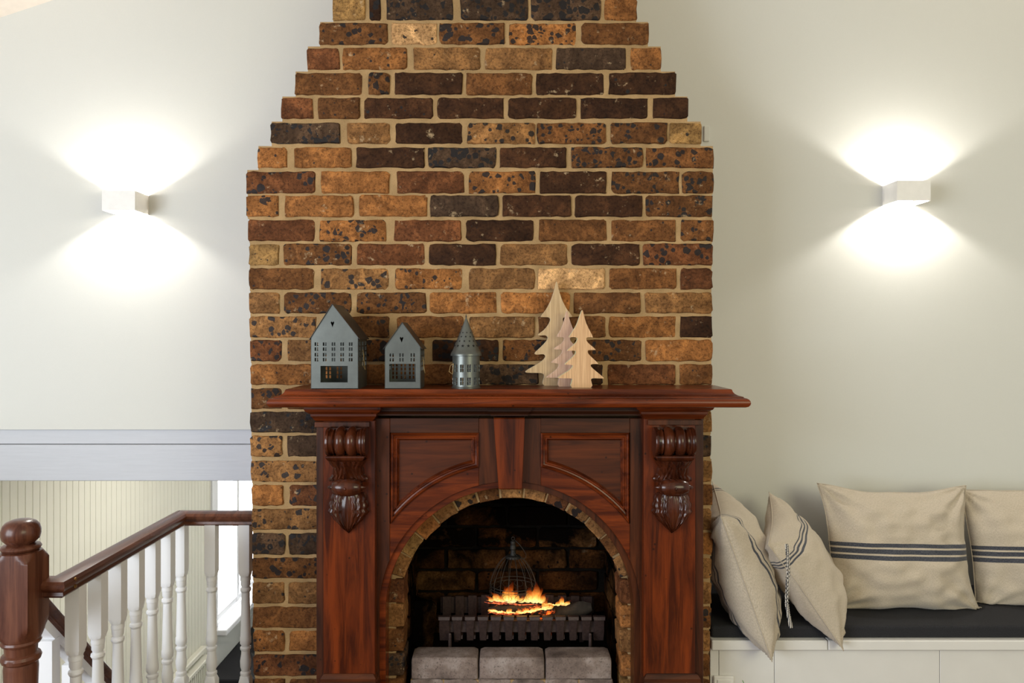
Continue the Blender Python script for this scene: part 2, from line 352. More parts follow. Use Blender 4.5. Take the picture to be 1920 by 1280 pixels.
# ---------------------------------------------------------------- pillow builder
def pillow_mesh(name, mat, a, b, T, seed=0, n=44, ear=.10, sag=0.0, wr=.006):
    vs = []; fs = []; uv = []
    def P(u, v, s):
        e = (1-abs(u)**2.6)**.62*(1-abs(v)**2.6)**.62
        x = a*u*(1-ear*(1-v*v)*abs(u)**1.5); z = b*v*(1-ear*(1-u*u)*abs(v)**1.5)
        q = noise.noise(Vector((x*7+seed*3.1, z*7, s*2.0+seed)))
        q2 = noise.noise(Vector((x*16+seed, z*26-seed*2, s*5.0)))
        t = T*e*(1+.18*q+sag*(-v))+wr*(q2*(e**.4)+1.3*q*(1-e)*(e > .01)*0.5)
        cr = 0
        for (cx_, cz_) in ((1, 1), (-1, 1), (1, -1), (-1, -1)):
            d = sqrt((u-cx_)**2+(v-cz_)**2); ang = atan2(v-cz_, u-cx_)
            cr += max(0, 1-d/1.0)*sin(ang*11+seed+cx_*2)*e**.5
        t += wr*1.0*cr
        x += .010*noise.noise(Vector((z*6, seed, 1.0)))*abs(u); z += .010*noise.noise(Vector((x*6, seed+5, 2.0)))*abs(v)
        return (x, s*max(t, 0), z)
    idx = {}
    for s in (-1, 1):
        for j in range(n+1):
            for i in range(n+1):
                u = -1+2*i/n; v = -1+2*j/n; u = sin(u*pi/2)*.6+u*.4; v = sin(v*pi/2)*.6+v*.4
                edge = i in (0, n) or j in (0, n)
                if s == 1 and edge: idx[(s, i, j)] = idx[(-1, i, j)]; continue
                idx[(s, i, j)] = len(vs); vs.append(P(u, v, s)); uv.append(((u+1)/2, (v+1)/2))
        for j in range(n):
            for i in range(n):
                f = (idx[(s, i, j)], idx[(s, i+1, j)], idx[(s, i+1, j+1)], idx[(s, i, j+1)]); fs.append(f if s == -1 else f[::-1])
    me = bpy.data.meshes.new(name); me.from_pydata(vs, [], fs); me.update()
    ul = me.uv_layers.new(name='UVMap')
    for li, l in enumerate(me.loops): ul.data[li].uv = uv[l.vertex_index]
    me.polygons.foreach_set('use_smooth', [True]*len(me.polygons)); me.materials.append(mat)
    seam = [vs[idx[(-1, i, 0)]] for i in range(n+1)]+[vs[idx[(-1, n, j)]] for j in range(1, n+1)]+[vs[idx[(-1, i, n)]] for i in range(n-1, -1, -1)]+[vs[idx[(-1, 0, j)]] for j in range(n-1, 0, -1)]
    return me, seam
def pillow(name, label, mat, loc, M, a, b, T, seed, cat='cushion', group=None, seam=True, clamp=None, **k):
    root = empty(name, loc, label, cat, group)
    me, sm = pillow_mesh('cover', mat, a, b, T, seed, **k)
    if clamp:
        W_ = Matrix.Translation(loc) @ M; Wi = W_.inverted()
        def cl(p):
            q = W_ @ Vector(p); q = Vector(clamp(q)); return Wi @ q
        for v_ in me.vertices: v_.co = cl(v_.co)
        sm = [cl(p) for p in sm]
    o = bpy.data.objects.new('cover', me); COL.objects.link(o); o.parent = root; o.matrix_local = M
    if seam:
        g = MB(); g.tube([Vector(p)*1.002 for p in sm]+[sm[0]], .0016, 5); s = g.make('seam', mat, root, True); s.matrix_local = M
    return root, o

# window seat in the lower room with a grey cushion
ws = empty('window_seat', (XL+.3, 7.2, -1.75), 'dark topped seat under the bright window of the lower room', 'seat')
childof(MB().box(XL, XL+.62, 5.98+.15, 8.6, -1.75, -1.36).make('base', MWL), ws)
childof(bevel(MB().box(XL, XL+.64, 5.98+.15, 8.6, -1.36, -1.28).make('seat_pad', MSEAT), .01), ws)
MGREY = linen('grey_linen', [], 1, srgb(146, 148, 156))
pillow('grey_cushion', 'grey cushion on the seat under the bright window beyond the balusters', MGREY, (XL+.33, 7.15, -1.02),
       Matrix.Rotation(.35, 4, 'Z') @ Matrix.Rotation(-.25, 4, 'X'), .27, .27, .10, 11, n=20, seam=False)

# ---------------------------------------------------------------- brick chimney
PAL = {'d': (68, 42, 24), 'k': (80, 60, 44), 'b': (114, 74, 40), 't': (142, 101, 60), 'o': (154, 101, 54), 'l': (206, 162, 112), 'r': (108, 66, 38), 'y': (156, 120, 72)}
def tint(o, code):
    c = PAL[code.lower()]; j = R.uniform(.90, 1.10); c = srgb(*[min(255, v*j) for v in c])
    sp = (R.uniform(1.0, 1.35)+(.35 if code == 'K' else 0)) if code.isupper() else R.uniform(.1, .45)
    o.color = (c[0], c[1], c[2], sp)
def rough_loop(x0, x1, z0, z1, jit=.0021, cr=.007):
    pts = []; w_ = x1-x0; nx = max(1, int(w_/.024)); c = min(cr*R.uniform(.6, 1.6), w_*.3)
    cs = [min(w_*.3, cr*R.uniform(.3, 1.8)) for _ in range(4)]
    pts += [(x0+cs[0], z0)]+[(x0+w_*(i+1)/(nx+1), z0) for i in range(nx)]+[(x1-cs[1], z0), (x1-cs[1]*.3, z0+cs[1]*.3), (x1, z0+cs[1])]
    pts += [(x1, (z0+z1)/2), (x1, z1-cs[2]), (x1-cs[2]*.3, z1-cs[2]*.3), (x1-cs[2], z1)]
    pts += [(x1-w_*(i+1)/(nx+1), z1) for i in range(nx)]+[(x0+cs[3], z1), (x0+cs[3]*.3, z1-cs[3]*.3), (x0, z1-cs[3]), (x0, (z0+z1)/2), (x0, z0+cs[0]), (x0+cs[0]*.3, z0+cs[0]*.3)]
    return [(p[0]+R.uniform(-jit, jit), p[1]+R.uniform(-jit, jit)) for p in pts]
def brick_mesh(loop, yf, depth, c):
    cx, cz = sum(p[0] for p in loop)/len(loop), sum(p[1] for p in loop)/len(loop)
    def ins(p, d):
        v = Vector((cx-p[0], cz-p[1])); 
        return (p[0]+(d if p[0] < cx else -d)*min(1, abs(v.x)/.02), p[1]+(d if p[1] < cz else -d)*min(1, abs(v.y)/.012))
    t = R.uniform(-.0015, .0015)
    r0 = [(ins(p, .0035)[0]-c[0], yf+R.uniform(-.0005, .0005)+t*(p[0]-cx)*8-c[1], ins(p, .0035)[1]-c[2]) for p in loop]
    r1 = [(p[0]-c[0], yf+.0035-c[1], p[1]-c[2]) for p in loop]
    r2 = [(p[0]-c[0], yf+depth-c[1], p[1]-c[2]) for p in loop]
    return MB().rings([r0, r1, r2])
def add_brick(x0, x1, z0, z1, yf, code, parent, depth=.06, mat=None):
    c = ((x0+x1)/2, yf+depth/2, (z0+z1)/2)
    o = brick_mesh(rough_loop(x0, x1, z0, z1), yf, depth, c).make('brick', mat or MBR, parent, .7, loc=c); tint(o, code); return o

YB = 2.578
rows = [
(-4, 37, [(623, 685, 'y'), (692, 713, 'D'), (724, 849, 'K'), (863, 990, 'K'), (996, 1127, 'K'), (1134, 1195, 'o')]),
(43, 83, [(598, 727, 'B'), (734, 818, 'l'), (824, 946, 'B'), (955, 1080, 'O'), (1091, 1217, 'b')]),
(89, 130, [(575, 636, 'r'), (642, 763, 'o'), (775, 900, 't'), (910, 1035, 't'), (1043, 1173, 'k'), (1183, 1241, 'o')]),
(136, 177, [(552, 678, 'b'), (690, 730, 'B'), (741, 867, 'd'), (874, 998, 'b'), (1005, 1132, 'd'), (1142, 1268, 'd')]),
(183, 222, [(527, 586, 'r'), (596, 675, 'b'), (683, 812, 'd'), (820, 945, 'd'), (953, 1080, 'd'), (1088, 1215, 'd'), (1225, 1291, 'd')]),
(230, 269, [(507, 637, 'K'), (650, 731, 't'), (741, 867, 'd'), (876, 1003, 'T'), (1007, 1136, 'B'), (1145, 1251, 'B'), (1255, 1316, 'y')]),
(276, 314, [(482, 538, 'o'), (551, 658, 'o'), (668, 796, 'd'), (803, 930, 'K'), (937, 1062, 'd'), (1072, 1206, 'B'), (1211, 1339, 'B')]),
(321, 362, [(461, 590, 'R'), (602, 730, 'o'), (744, 870, 'r'), (879, 1004, 'O'), (1012, 1137, 'd'), (1147, 1274, 'B'), (1280, 1339, 'B')]),
(366, 406, [(462, 522, 'O'), (534, 663, 'o'), (673, 800, 'o'), (807, 935, 'k'), (943, 1071, 'd'), (1078, 1204, 'd'), (1211, 1337, 'B')]),
(412, 452, [(465, 589, 'r'), (599, 723, 'O'), (739, 865, 'r'), (874, 1000, 'd'), (1011, 1138, 'b'), (1146, 1268, 'b'), (1277, 1338, 'B')]),
(457, 497, [(466, 523, 'y'), (531, 659, 'B'), (668, 796, 'r'), (805, 930, 'd'), (938, 1064, 't'), (1072, 1199, 'd'), (1206, 1337, 'R')]),
(503, 542, [(466, 588, 'b'), (602, 728, 'T'), (740, 866, 'O'), (879, 1003, 't'), (1009, 1134, 'l'), (1143, 1269, 'b'), (1276, 1336, 'r')]),
(548, 587, [(467, 524, 't'), (533, 658, 'B'), (669, 799, 'B'), (806, 931, 'o'), (939, 1068, 'o'), (1076, 1201, 'b'), (1210, 1336, 't')]),
(593, 633, [(467, 592, 'T'), (604, 729, 'B'), (744, 870, 'b'), (880, 1002, 't'), (1010, 1135, 'b'), (1142, 1267, 'o'), (1276, 1336, 'd')]),
(637, 677, [(468, 527, 'R'), (538, 662, 't'), (672, 795, 'B'), (811, 935, 'D'), (943, 1068, 'B'), (1078, 1203, 'B'), (1211, 1336, 'o')]),
(683, 721, [(469, 588, 'o'), (598, 722, 'o'), (733, 868, 'b'), (878, 1010, 'K'), (1020, 1130, 'D'), (1140, 1266, 'r'), (1275, 1336, 'b')]),
(728, 766, [(469, 528, 'B'), (538, 662, 'b'), (1211, 1336, 't')]),
(772, 811, [(469, 596, 'K'), (1275, 1335, 't')]),
(817, 856, [(469, 528, 'T'), (538, 660, 'k'), (1211, 1334, 'K')]),
(864, 903, [(470, 596, 'T'), (1275, 1336, 't')]),
(909, 948, [(471, 531, 'o'), (542, 660, 'R'), (1211, 1336, 'b')]),
(954, 993, [(471, 597, 'T'), (1275, 1335, 't')]),
(1000, 1040, [(472, 534, 'K'), (541, 660, 'K'), (1211, 1336, 'o')]),
(1046, 1085, [(472, 597, 'B'), (1275, 1334, 't')]),
(1092, 1132, [(473, 533, 't'), (541, 660, 't'), (1211, 1334, 't')]),
(1138, 1177, [(473, 598, 'b'), (1275, 1334, 'B')]),
(1183, 1221, [(475, 533, 'o'), (542, 660, 'o'), (1211, 1332, 't')]),
(1227, 1267, [(475, 598, 'R'), (1275, 1331, 'b')]),
(1273, 1312, [(476, 534, 'b'), (542, 660, 'b'), (1211, 1332, 'b')]),
(1319, 1358, [(476, 598, 'b'), (1275, 1332, 't')]),
]
ch = empty('brick_chimney', (-.08, 2.8, 0), 'stepped brown brick chimney breast rising behind the red mantelpiece', 'chimney')
X = lambda v: px(v, YB); Z = lambda v: pz(v, YB)
g = MB(); ym = YB+.0055
for i, (a, b_, bs) in enumerate(rows):
    top = Z(a-3); bot = Z(rows[i+1][0]-3) if i+1 < len(rows) else -.0
    l, r = X(bs[0][0]+1.5), X(bs[-1][1]-1.5)
    if a < 900: g.box(l, r, ym, YW-.004, bot, top)
    else:
        g.box(l, X(742), ym, YW-.004, bot, top); g.box(X(1178), r, ym, YW-.004, bot, top)
# the part of the mortar bed around the arch
acx, acy, ar = px(960, YB), pz(1148, YB), 213*YB/F
zt = Z(rows[20][0]-3); xl, xr = X(742), X(1178)
a0 = asin((acy-Z(1085))/ar) if False else asin((pz(1085, YB)-acy)/ar)
arc = [(acx+(ar+.004)*cos(a0+(pi-2*a0)*k/28), acz) for k in range(29) for acz in [acy+(ar+.004)*sin(a0+(pi-2*a0)*k/28)]]
g.plate([(xl, zt), (xl, arc[-1][1])]+arc[::-1]+[(xr, arc[0][1]), (xr, zt)], ym, YB+.11)
# plain courses above the frame carry the stack up to the ceiling
childof(g.make('mortar', MMOR), ch)
def brick_in(*a, **k): o = add_brick(*a, None, **k); childof(o, ch); return o
for a, b_, bs in rows:
    for x0, x1, cde in bs:
        dj = R.uniform(-.8, .8)
        brick_in(X(x0), X(x1), Z(b_+dj*.5), Z(a+dj*.5), YB+R.uniform(-.002, .0022), cde)
# upper courses beyond the frame (two more steps up to the raked ceiling)
g = MB(); zq = Z(-7); hw = (623, 1195); kk = 0
while zq < 3.15:
    sft = 24*min(kk+1, 5); l, r = X(hw[0]+sft), X(hw[1]-sft); top = zq+.0835
    g.box(l, r, ym, YW-.004, zq, top)
    xx = l-.002
    while xx < r-.05:
        e = min(xx+(.232 if (kk % 2 or xx > l) else .11), r+.002); brick_in(xx, e, zq+.006, top-.006, YB, R.choice('bkdrB')); xx = e+.013
    zq = top; kk += 1
childof(g.make('upper_mortar', MMOR), ch)
# the returns of the courses down both sides, out of the photograph's sight
g = MB()
for i, (a, b_, bs) in enumerate(rows):
    for sx, xe in ((-1, X(bs[0][0])+.001), (1, X(bs[-1][1])-.001)):
        for ya, yb_ in (((YB+.070, 2.80), (2.812, YW-.006)) if i % 2 else ((YB+.070, 2.69), (2.702, 2.93), (2.942, YW-.006))):
            lp = rough_loop(ya, yb_, Z(b_), Z(a)); g.rings([[(xe+sx*d, p[0], p[1]) for p in lp] for d in (.0, -.02)])
o = g.make('side_brickwork', MBR); o['kind'] = 'stuff'; tint(o, 'b'); childof(o, ch)
# arch ring
nb = 13; ro = ar+.105
for k in range(nb):
    t0 = a0+(pi-2*a0)*k/nb; t1 = a0+(pi-2*a0)*(k+1)/nb; gp = .009
    pts = []
    rin = ar+R.uniform(-.003, .004)
    for q in range(4): t = t0+gp+(t1-t0-2*gp)*q/3; pts.append((acx+rin*cos(t)+R.uniform(-.0015, .0015), acy+rin*sin(t)+R.uniform(-.0015, .0015)))
    for q in range(3, -1, -1): t = t0+gp+(t1-t0-2*gp)*q/3; pts.append((acx+ro*cos(t), acy+ro*sin(t)))
    c = (sum(p[0] for p in pts)/8, YB+.05, sum(p[1] for p in pts)/8)
    o = brick_mesh(pts, YB+R.uniform(-.002, .002), .112, c).make('brick', MBR, None, .7, loc=c); tint(o, 'TbtTRttbTtoyt'[k]); childof(o, ch)
# jamb bricks either side of the opening
for i, (a, b_) in enumerate([(1086, 1130), (1133, 1175), (1179, 1221), (1225, 1267), (1272, 1312), (1318, 1356)]):
    brick_in(X(700), X(757+R.uniform(-1, 1)), Z(b_), Z(a), YB, 'rtbKbt'[i], depth=.112)
    brick_in(X(1163+R.uniform(-1.5, 1.5)), X(1200), Z(b_+2), Z(a+2), YB, 'rotoyt'[i], depth=.112)

# firebox lining behind the arch
fb = empty('firebox', (.03, 2.85, .0), 'soot blackened brick firebox recess inside the arch', 'fireplace')
fx0, fx1, fy0, fy1, fzt, fz0 = px(762, 2.69), px(1158, 2.69), 2.69, 2.99, 1.12, .325
g = MB(); g.box(fx0-.10, fx0, fy0, YW-.006, 0, fzt); g.box(fx1, fx1+.10, fy0, YW-.006, 0, fzt); g.box(fx0, fx1, fy1, YW-.006, 0, fzt)
g.box(fx0-.1, fx1+.1, fy0, YW-.006, fzt, fzt+.04); childof(g.make('sooty_mortar', MMORD), fb)
childof(MB().box(fx0, fx1, 2.672, fy1, 0, fz0).make('hearth_floor', MMORD), fb)
zz = fz0; rr = 0
while zz < fzt-.05:
    xx = fx0+.004-(.12 if rr % 2 else 0)
    while xx < fx1-.02:
        x0, x1 = max(xx, fx0+.004), min(xx+.228, fx1-.004)
        if x1-x0 > .03: o = add_brick(x0, x1, zz+.006, zz+.079, fy1-.012, R.choice('tbob'), None, .03, MSOOT); childof(o, fb)
        xx += .24
    for sx in (0, 1):
        for (ya, yb_) in (((2.695, 2.80), (2.812, 2.975)) if rr % 2 else ((2.695, 2.90), (2.912, 2.975))):
            lp = rough_loop(ya, yb_, zz+.006, zz+.079); xx_ = fx0 if sx == 0 else fx1; s_ = 1 if sx == 0 else -1
            c = (xx_, (ya+yb_)/2, zz+.04)
            g = MB().rings([[(s_*d, p[0]-c[1], p[1]-c[2]) for p in lp] for d in (.010, -.02)])
            o = g.make('brick', MSOOT, None, .7, loc=c); tint(o, R.choice('btb')); childof(o, fb)
    zz += .085; rr += 1

# ---------------------------------------------------------------- mantelpiece
YF, YP = 2.49, 2.46
mt = empty('mantelpiece', (.0, 2.5, 0), 'carved red mahogany mantelpiece framing the arched brick fireplace', 'mantelpiece')
fX = lambda v: px(v, YF); fZ = lambda v: pz(v, YF)
def part(g, name, mat, bv=.0015, smooth=False):
    o = g.make(name, mat, None, smooth)
    if bv: bevel(o, bv)
    return childof(o, mt)
ST = 1.5-.1655                                        # top of the shelf
prof = [(0, ST-.0), (.002, ST-.0022), (.003, ST-.006), (.005, ST-.010), (.009, ST-.014), (.016, ST-.018), (.025, ST-.0205), (.029, ST-.0215), (.030, ST-.0245), (.036, ST-.0255),
        (.042, ST-.029), (.0455, ST-.034), (.0465, ST-.040), (.045, ST-.046), (.041, ST-.051), (.034, ST-.054), (-.02, ST-.054)]
part(MB().stack(-.680, .709, 2.362, YB-.004, prof[::-1]), 'shelf', MX, 0, .5)
SB = ST-.054
# bed moulding between the capitals
bp = [(.022, SB), (.022, SB-.006), (.018, SB-.010), (.014, SB-.014), (.014, SB-.018), (.010, SB-.0195), (.010, SB-.025), (.004, SB-.030), (0, SB-.036), (0, SB-.040)]
part(MB().stack(fX(700), fX(1210), YF-.012, YB-.004, bp[::-1]), 'bed_moulding', MXD, 0, .5)
part(MB().stack(fX(921), fX(989), YF-.022, YB-.01, [(o*.9+.001, z) for o, z in bp[::-1]]), 'keystone_cap', MXD, 0, .5)
k0, k1 = pz(783, YF-.02), pz(917, YF-.02); kX = lambda v: px(v, YF-.024)
part(MB().plate([(kX(925), k0), (kX(984.5), k0), (kX(979), k1), (kX(935), k1)], YF-.024, YB-.01), 'keystone', MZ, .003)
CX_, CY_ = 957, 1150
def arcp(r, xa, xb, n=22):                            # points on the arch circle from x=xa to x=xb, in pixels of plane YF
    ta, tb = math.acos(max(-1, min(1, (xa-CX_)/r))), math.acos(max(-1, min(1, (xb-CX_)/r)))
    return [(CX_+r*cos(ta+(tb-ta)*k/n), CY_-r*sin(ta+(tb-ta)*k/n)) for k in range(n+1)]
for mir in (0, 1):
    M = (lambda p: (fX(p[0]), fZ(p[1]))) if not mir else (lambda p: (fX(1912-p[0]), fZ(p[1])))
    Q = lambda pts: [M(p) for p in pts]
    yb_ = YB-.006
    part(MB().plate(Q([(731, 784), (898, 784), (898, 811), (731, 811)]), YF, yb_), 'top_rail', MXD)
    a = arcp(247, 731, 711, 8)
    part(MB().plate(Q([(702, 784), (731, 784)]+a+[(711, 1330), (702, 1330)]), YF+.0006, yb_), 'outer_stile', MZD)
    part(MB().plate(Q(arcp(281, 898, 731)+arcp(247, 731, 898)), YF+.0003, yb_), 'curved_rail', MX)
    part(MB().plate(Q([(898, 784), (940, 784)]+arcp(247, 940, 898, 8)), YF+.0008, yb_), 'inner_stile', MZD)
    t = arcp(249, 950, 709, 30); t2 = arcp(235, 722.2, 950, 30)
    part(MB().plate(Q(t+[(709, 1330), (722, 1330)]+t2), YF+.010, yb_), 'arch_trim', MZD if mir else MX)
    path = Q([(733, 811), (898, 811)]+arcp(281, 898, 733, 16))
    part(MB().plate(Q([(735, 813), (896, 813)]+arcp(283, 896, 735, 16)), YF+.013, YF+.03), 'panel', MPAN, 0)
    u = YF/F
    pr = [(0, YF+.012), (0, YF-.006), (2.2*u, YF-.009), (4.2*u, YF-.006), (5.2*u, YF+.001), (7.5*u, YF+.002), (9.5*u, YF-.001), (11*u, YF-.001), (12.2*u, YF+.005), (15*u, YF+.0125), (15*u, YF+.014)]
    part(MB().frame(path, pr), 'panel_moulding', MX, 0, .6)

def corbel(cx, lean):
    root = None
    pzv = lambda v: pz(v, 2.41)
    w2 = .064; rz = .0432; zc_ = pzv(829); yc = YP-.030
    # scroll: two fat reeds between flat rims, turned about a horizontal axis
    pr = [(0, -w2), (.030, -w2), (.044, -w2), (.0465, -w2+.003), (.0465, -w2+.010), (.042, -w2+.012), (.040, -w2+.020), (.0425, -w2+.024)]
    for q in range(2):
        xa = -.036+q*.036
        pr += [(.036+.0135*sin(pi*t/8)**.6, xa+.034*t/8) for t in range(0, 9)]
    pr += [(.0405, .038), (.040, .043), (.044, .045), (.0455, .050), (.043, .053), (.0455, .056), (.0455, w2-.003), (.044, w2), (.030, w2), (0, w2)]
    g = MB(); g.lathe(pr, 'x', (cx, yc, zc_), 36)
    g.box(cx-w2+.002, cx+w2-.002, yc, YP, zc_-.04, zc_+.0432)
    body = part(g, 'corbel', MCARV, 0, .7)
    def sub(g_, nm, sm=.8): 
        o = g_.make(nm, MCARV, None, sm); childof(o, body); return o
    bpy.context.view_layer.update()
    # little cones in the scroll ends
    sub(MB().stack(cx-w2+.006, cx+w2-.008, YP-.060, YP+.001, [(-.003, pzv(863)), (.0, pzv(861.5)), (.004, pzv(857)), (.004, pzv(854.5)), (0, pzv(853.5))]), 'fillet', .4)
    # upper leaves: hollow curved bell with three lobes
    def hf(nm, z0, z1, Wf, Yf, nx=44, nz=26):
        rings = []
        for j in range(nz+1):
            t = j/nz; W_ = Wf(t); row = []
            for i in range(nx+1):
                s = -1+2*i/nx; row.append((cx+s*W_+lean*0, YP-max(.0005, Yf(s, t)), z0+(z1-z0)*t))
            row += [(cx+W_, YP+.002, z0+(z1-z0)*t), (cx-W_, YP+.002, z0+(z1-z0)*t)]
            rings.append(row)
        sub(MB().rings(rings), nm)
    def upY(s, t):
        base = .048*(1-t)**1.6+.020
        lob = abs(cos(s*pi*1.5))**.5*.010*(1-t*.5); stem = .010*max(0, 1-abs(s)/.09)
        gr = .0022*sin(26*abs(abs(s)-.5)+7*t)*(abs(s) > .15)
        return (base*(1-.35*abs(s)**3)+lob*(t < .98)+stem+gr)*1.0
    hf('upper_leaf', pzv(863), pzv(906), lambda t: .060-.014*sin(pi*min(1, t*1.15))**.8+.003*abs(sin(t*9)), upY)
    # roller with end bosses
    zr = pzv(915); w3 = .058; yr = YP-.036
    pr = [(0, -w3-.004), (.004, -w3-.002), (.009, -w3+.010), (.0095, -w3+.012), (.016, -w3+.012), (.021, -w3+.016), (.0265, -w3+.034), (.0285, -.012), (.0285, .012), (.0265, w3-.034), (.021, w3-.016), (.016, w3-.012), (.0095, w3-.012), (.009, w3-.010), (.004, w3+.002), (0, w3+.004)]
    g = MB().lathe(pr, 'x', (cx, yr, zr), 28); g.lathe([(0, -.0315), (.003, -.031), (.005, -.028)], 'y', (cx, yr, zr), 12)
    g.box(cx-.044, cx+.044, yr+.004, YP+.001, zr-.018, zr+.018); sub(g, 'roller')
    # lower leaf: pointed, scalloped, ridged
    def lw(t):
        if t < .45: W_ = .050+.014*sin(pi/2*t/.45)
        else: W_ = .064*(1-((t-.45)/.55)**1.25)+.0012
        return W_*(1+.075*(abs(sin(t*pi*5.2))**.7-.6))
    def lY(s, t):
        ridge = .012*max(0, 1-abs(s)/.16)**.8*(.35+.65*(1-t*.5))
        lobes = .012*abs(sin(pi*min(1, abs(s)*1.0)**.8))
        flute = .0030*sin(22*abs(s)+9*t*abs(s)-2)*min(1, abs(s)*2.5)*(1 if t > .15 else t/.15)
        return (.022*(1-t*.55)+.012*sin(pi*t)+ridge+lobes+flute)*(1-.6*abs(s)**6)*(1 if t < .85 else max(.25, 1-(t-.85)/.2))
    hf('lower_leaf', pzv(928), pzv(1006), lw, lY, 56, 60)
    return body

for (x0, x1, xs, side, ccx, dy) in ((592, 703, 605.5, 0, 648.5, 0), (1207, 1320, 1304.5, 1, 1265.5, -4)):
    PX = lambda v: px(v, YP); PZ = lambda v: pz(v, YP)
    zt_, zb_ = PZ(788+dy), 0
    if side == 0:
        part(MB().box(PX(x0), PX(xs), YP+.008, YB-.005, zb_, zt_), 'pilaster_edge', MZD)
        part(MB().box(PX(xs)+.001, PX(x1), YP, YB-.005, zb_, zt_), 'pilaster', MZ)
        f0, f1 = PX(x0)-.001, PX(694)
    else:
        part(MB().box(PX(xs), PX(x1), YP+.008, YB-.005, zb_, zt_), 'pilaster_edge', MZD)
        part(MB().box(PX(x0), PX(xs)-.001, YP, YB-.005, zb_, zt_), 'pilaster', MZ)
        f0, f1 = PX(1214), PX(1315)
    part(MB().box(f0, f1, YP-.012, YP+.01, PZ(800+dy), PZ(790+dy)), 'necking', MZD)
    c0, c1 = PX(x0+1), PX(x1-4)
    cp = [(0, PZ(789+dy)), (.002, PZ(788+dy)), (.008, PZ(783+dy)), (.012, PZ(780+dy)), (.014, PZ(779+dy)), (.014, PZ(775+dy)), (.017, PZ(774+dy)), (.021, PZ(772+dy)), (.027, PZ(770+dy)), (.030, PZ(767+dy)), (.031, PZ(764+dy)), (.029, SB-.001), (.027, SB)]
    part(MB().stack(c0, c1, YP-.006, YB-.004, cp), 'capital', MX, 0, .5)
    b0, b1 = PX(x0+14), PX(x1-1)
    if side: b0, b1 = PX(x0+3), PX(x1-12)
    pz_ = [(.018, 0), (.018, PZ(1300)), (.014, PZ(1296)), (.012, PZ(1280)), (.010, PZ(1277)), (.006, PZ(1275)), (.006, PZ(1269)), (.0, PZ(1264)), (-.004, PZ(1262))]
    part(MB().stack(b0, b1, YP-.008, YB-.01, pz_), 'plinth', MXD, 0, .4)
    corbel(px(ccx, 2.41), -1 if side == 0 else 1)

# ---------------------------------------------------------------- wall lamps
def lamp(x0, x1, y0, y1, label, e):
    Yf = 2.935; a, b_, z1, z0 = px(x0, Yf), px(x1, Yf), pz(y0, Yf), pz(y1, Yf); t = .003
    root = empty('wall_lamp', ((a+b_)/2, YW, (z0+z1)/2), label, 'lamp', 'up and down wall lamps')
    g = MB(); g.box(a, b_, Yf, Yf+t, z0, z1); g.box(a, a+t, Yf+t, YW-.0003, z0, z1); g.box(b_-t, b_, Yf+t, YW-.0003, z0, z1)
    childof(g.make('shade', MLAMP), root)
    childof(MB().box(a+.012, b_-.012, YW-.008, YW, z0+.006, z1-.006).make('back_plate', MLAMP), root)
    c = Vector(((a+b_)/2, (Yf+YW)/2, (z0+z1)/2))
    childof(MB().box(c.x-.004, c.x+.004, c.y+.012, YW-.004, c.z-.004, c.z+.004).make('led_holder', MLAMP), root)
    l = bpy.data.lights.new('lamp_glow', 'POINT'); l.energy = e; l.color = (1, .955, .89); l.shadow_soft_size = .008
    o = bpy.data.objects.new('lamp_glow', l); COL.objects.link(o); o.location = c; childof(o, root)
lamp(191, 253, 357, 394, 'white box wall lamp left of the brick chimney, above the stair', 8.2)
lamp(1682, 1745, 338, 376, 'white box wall lamp right of the brick chimney, above the cushions', 8.4)

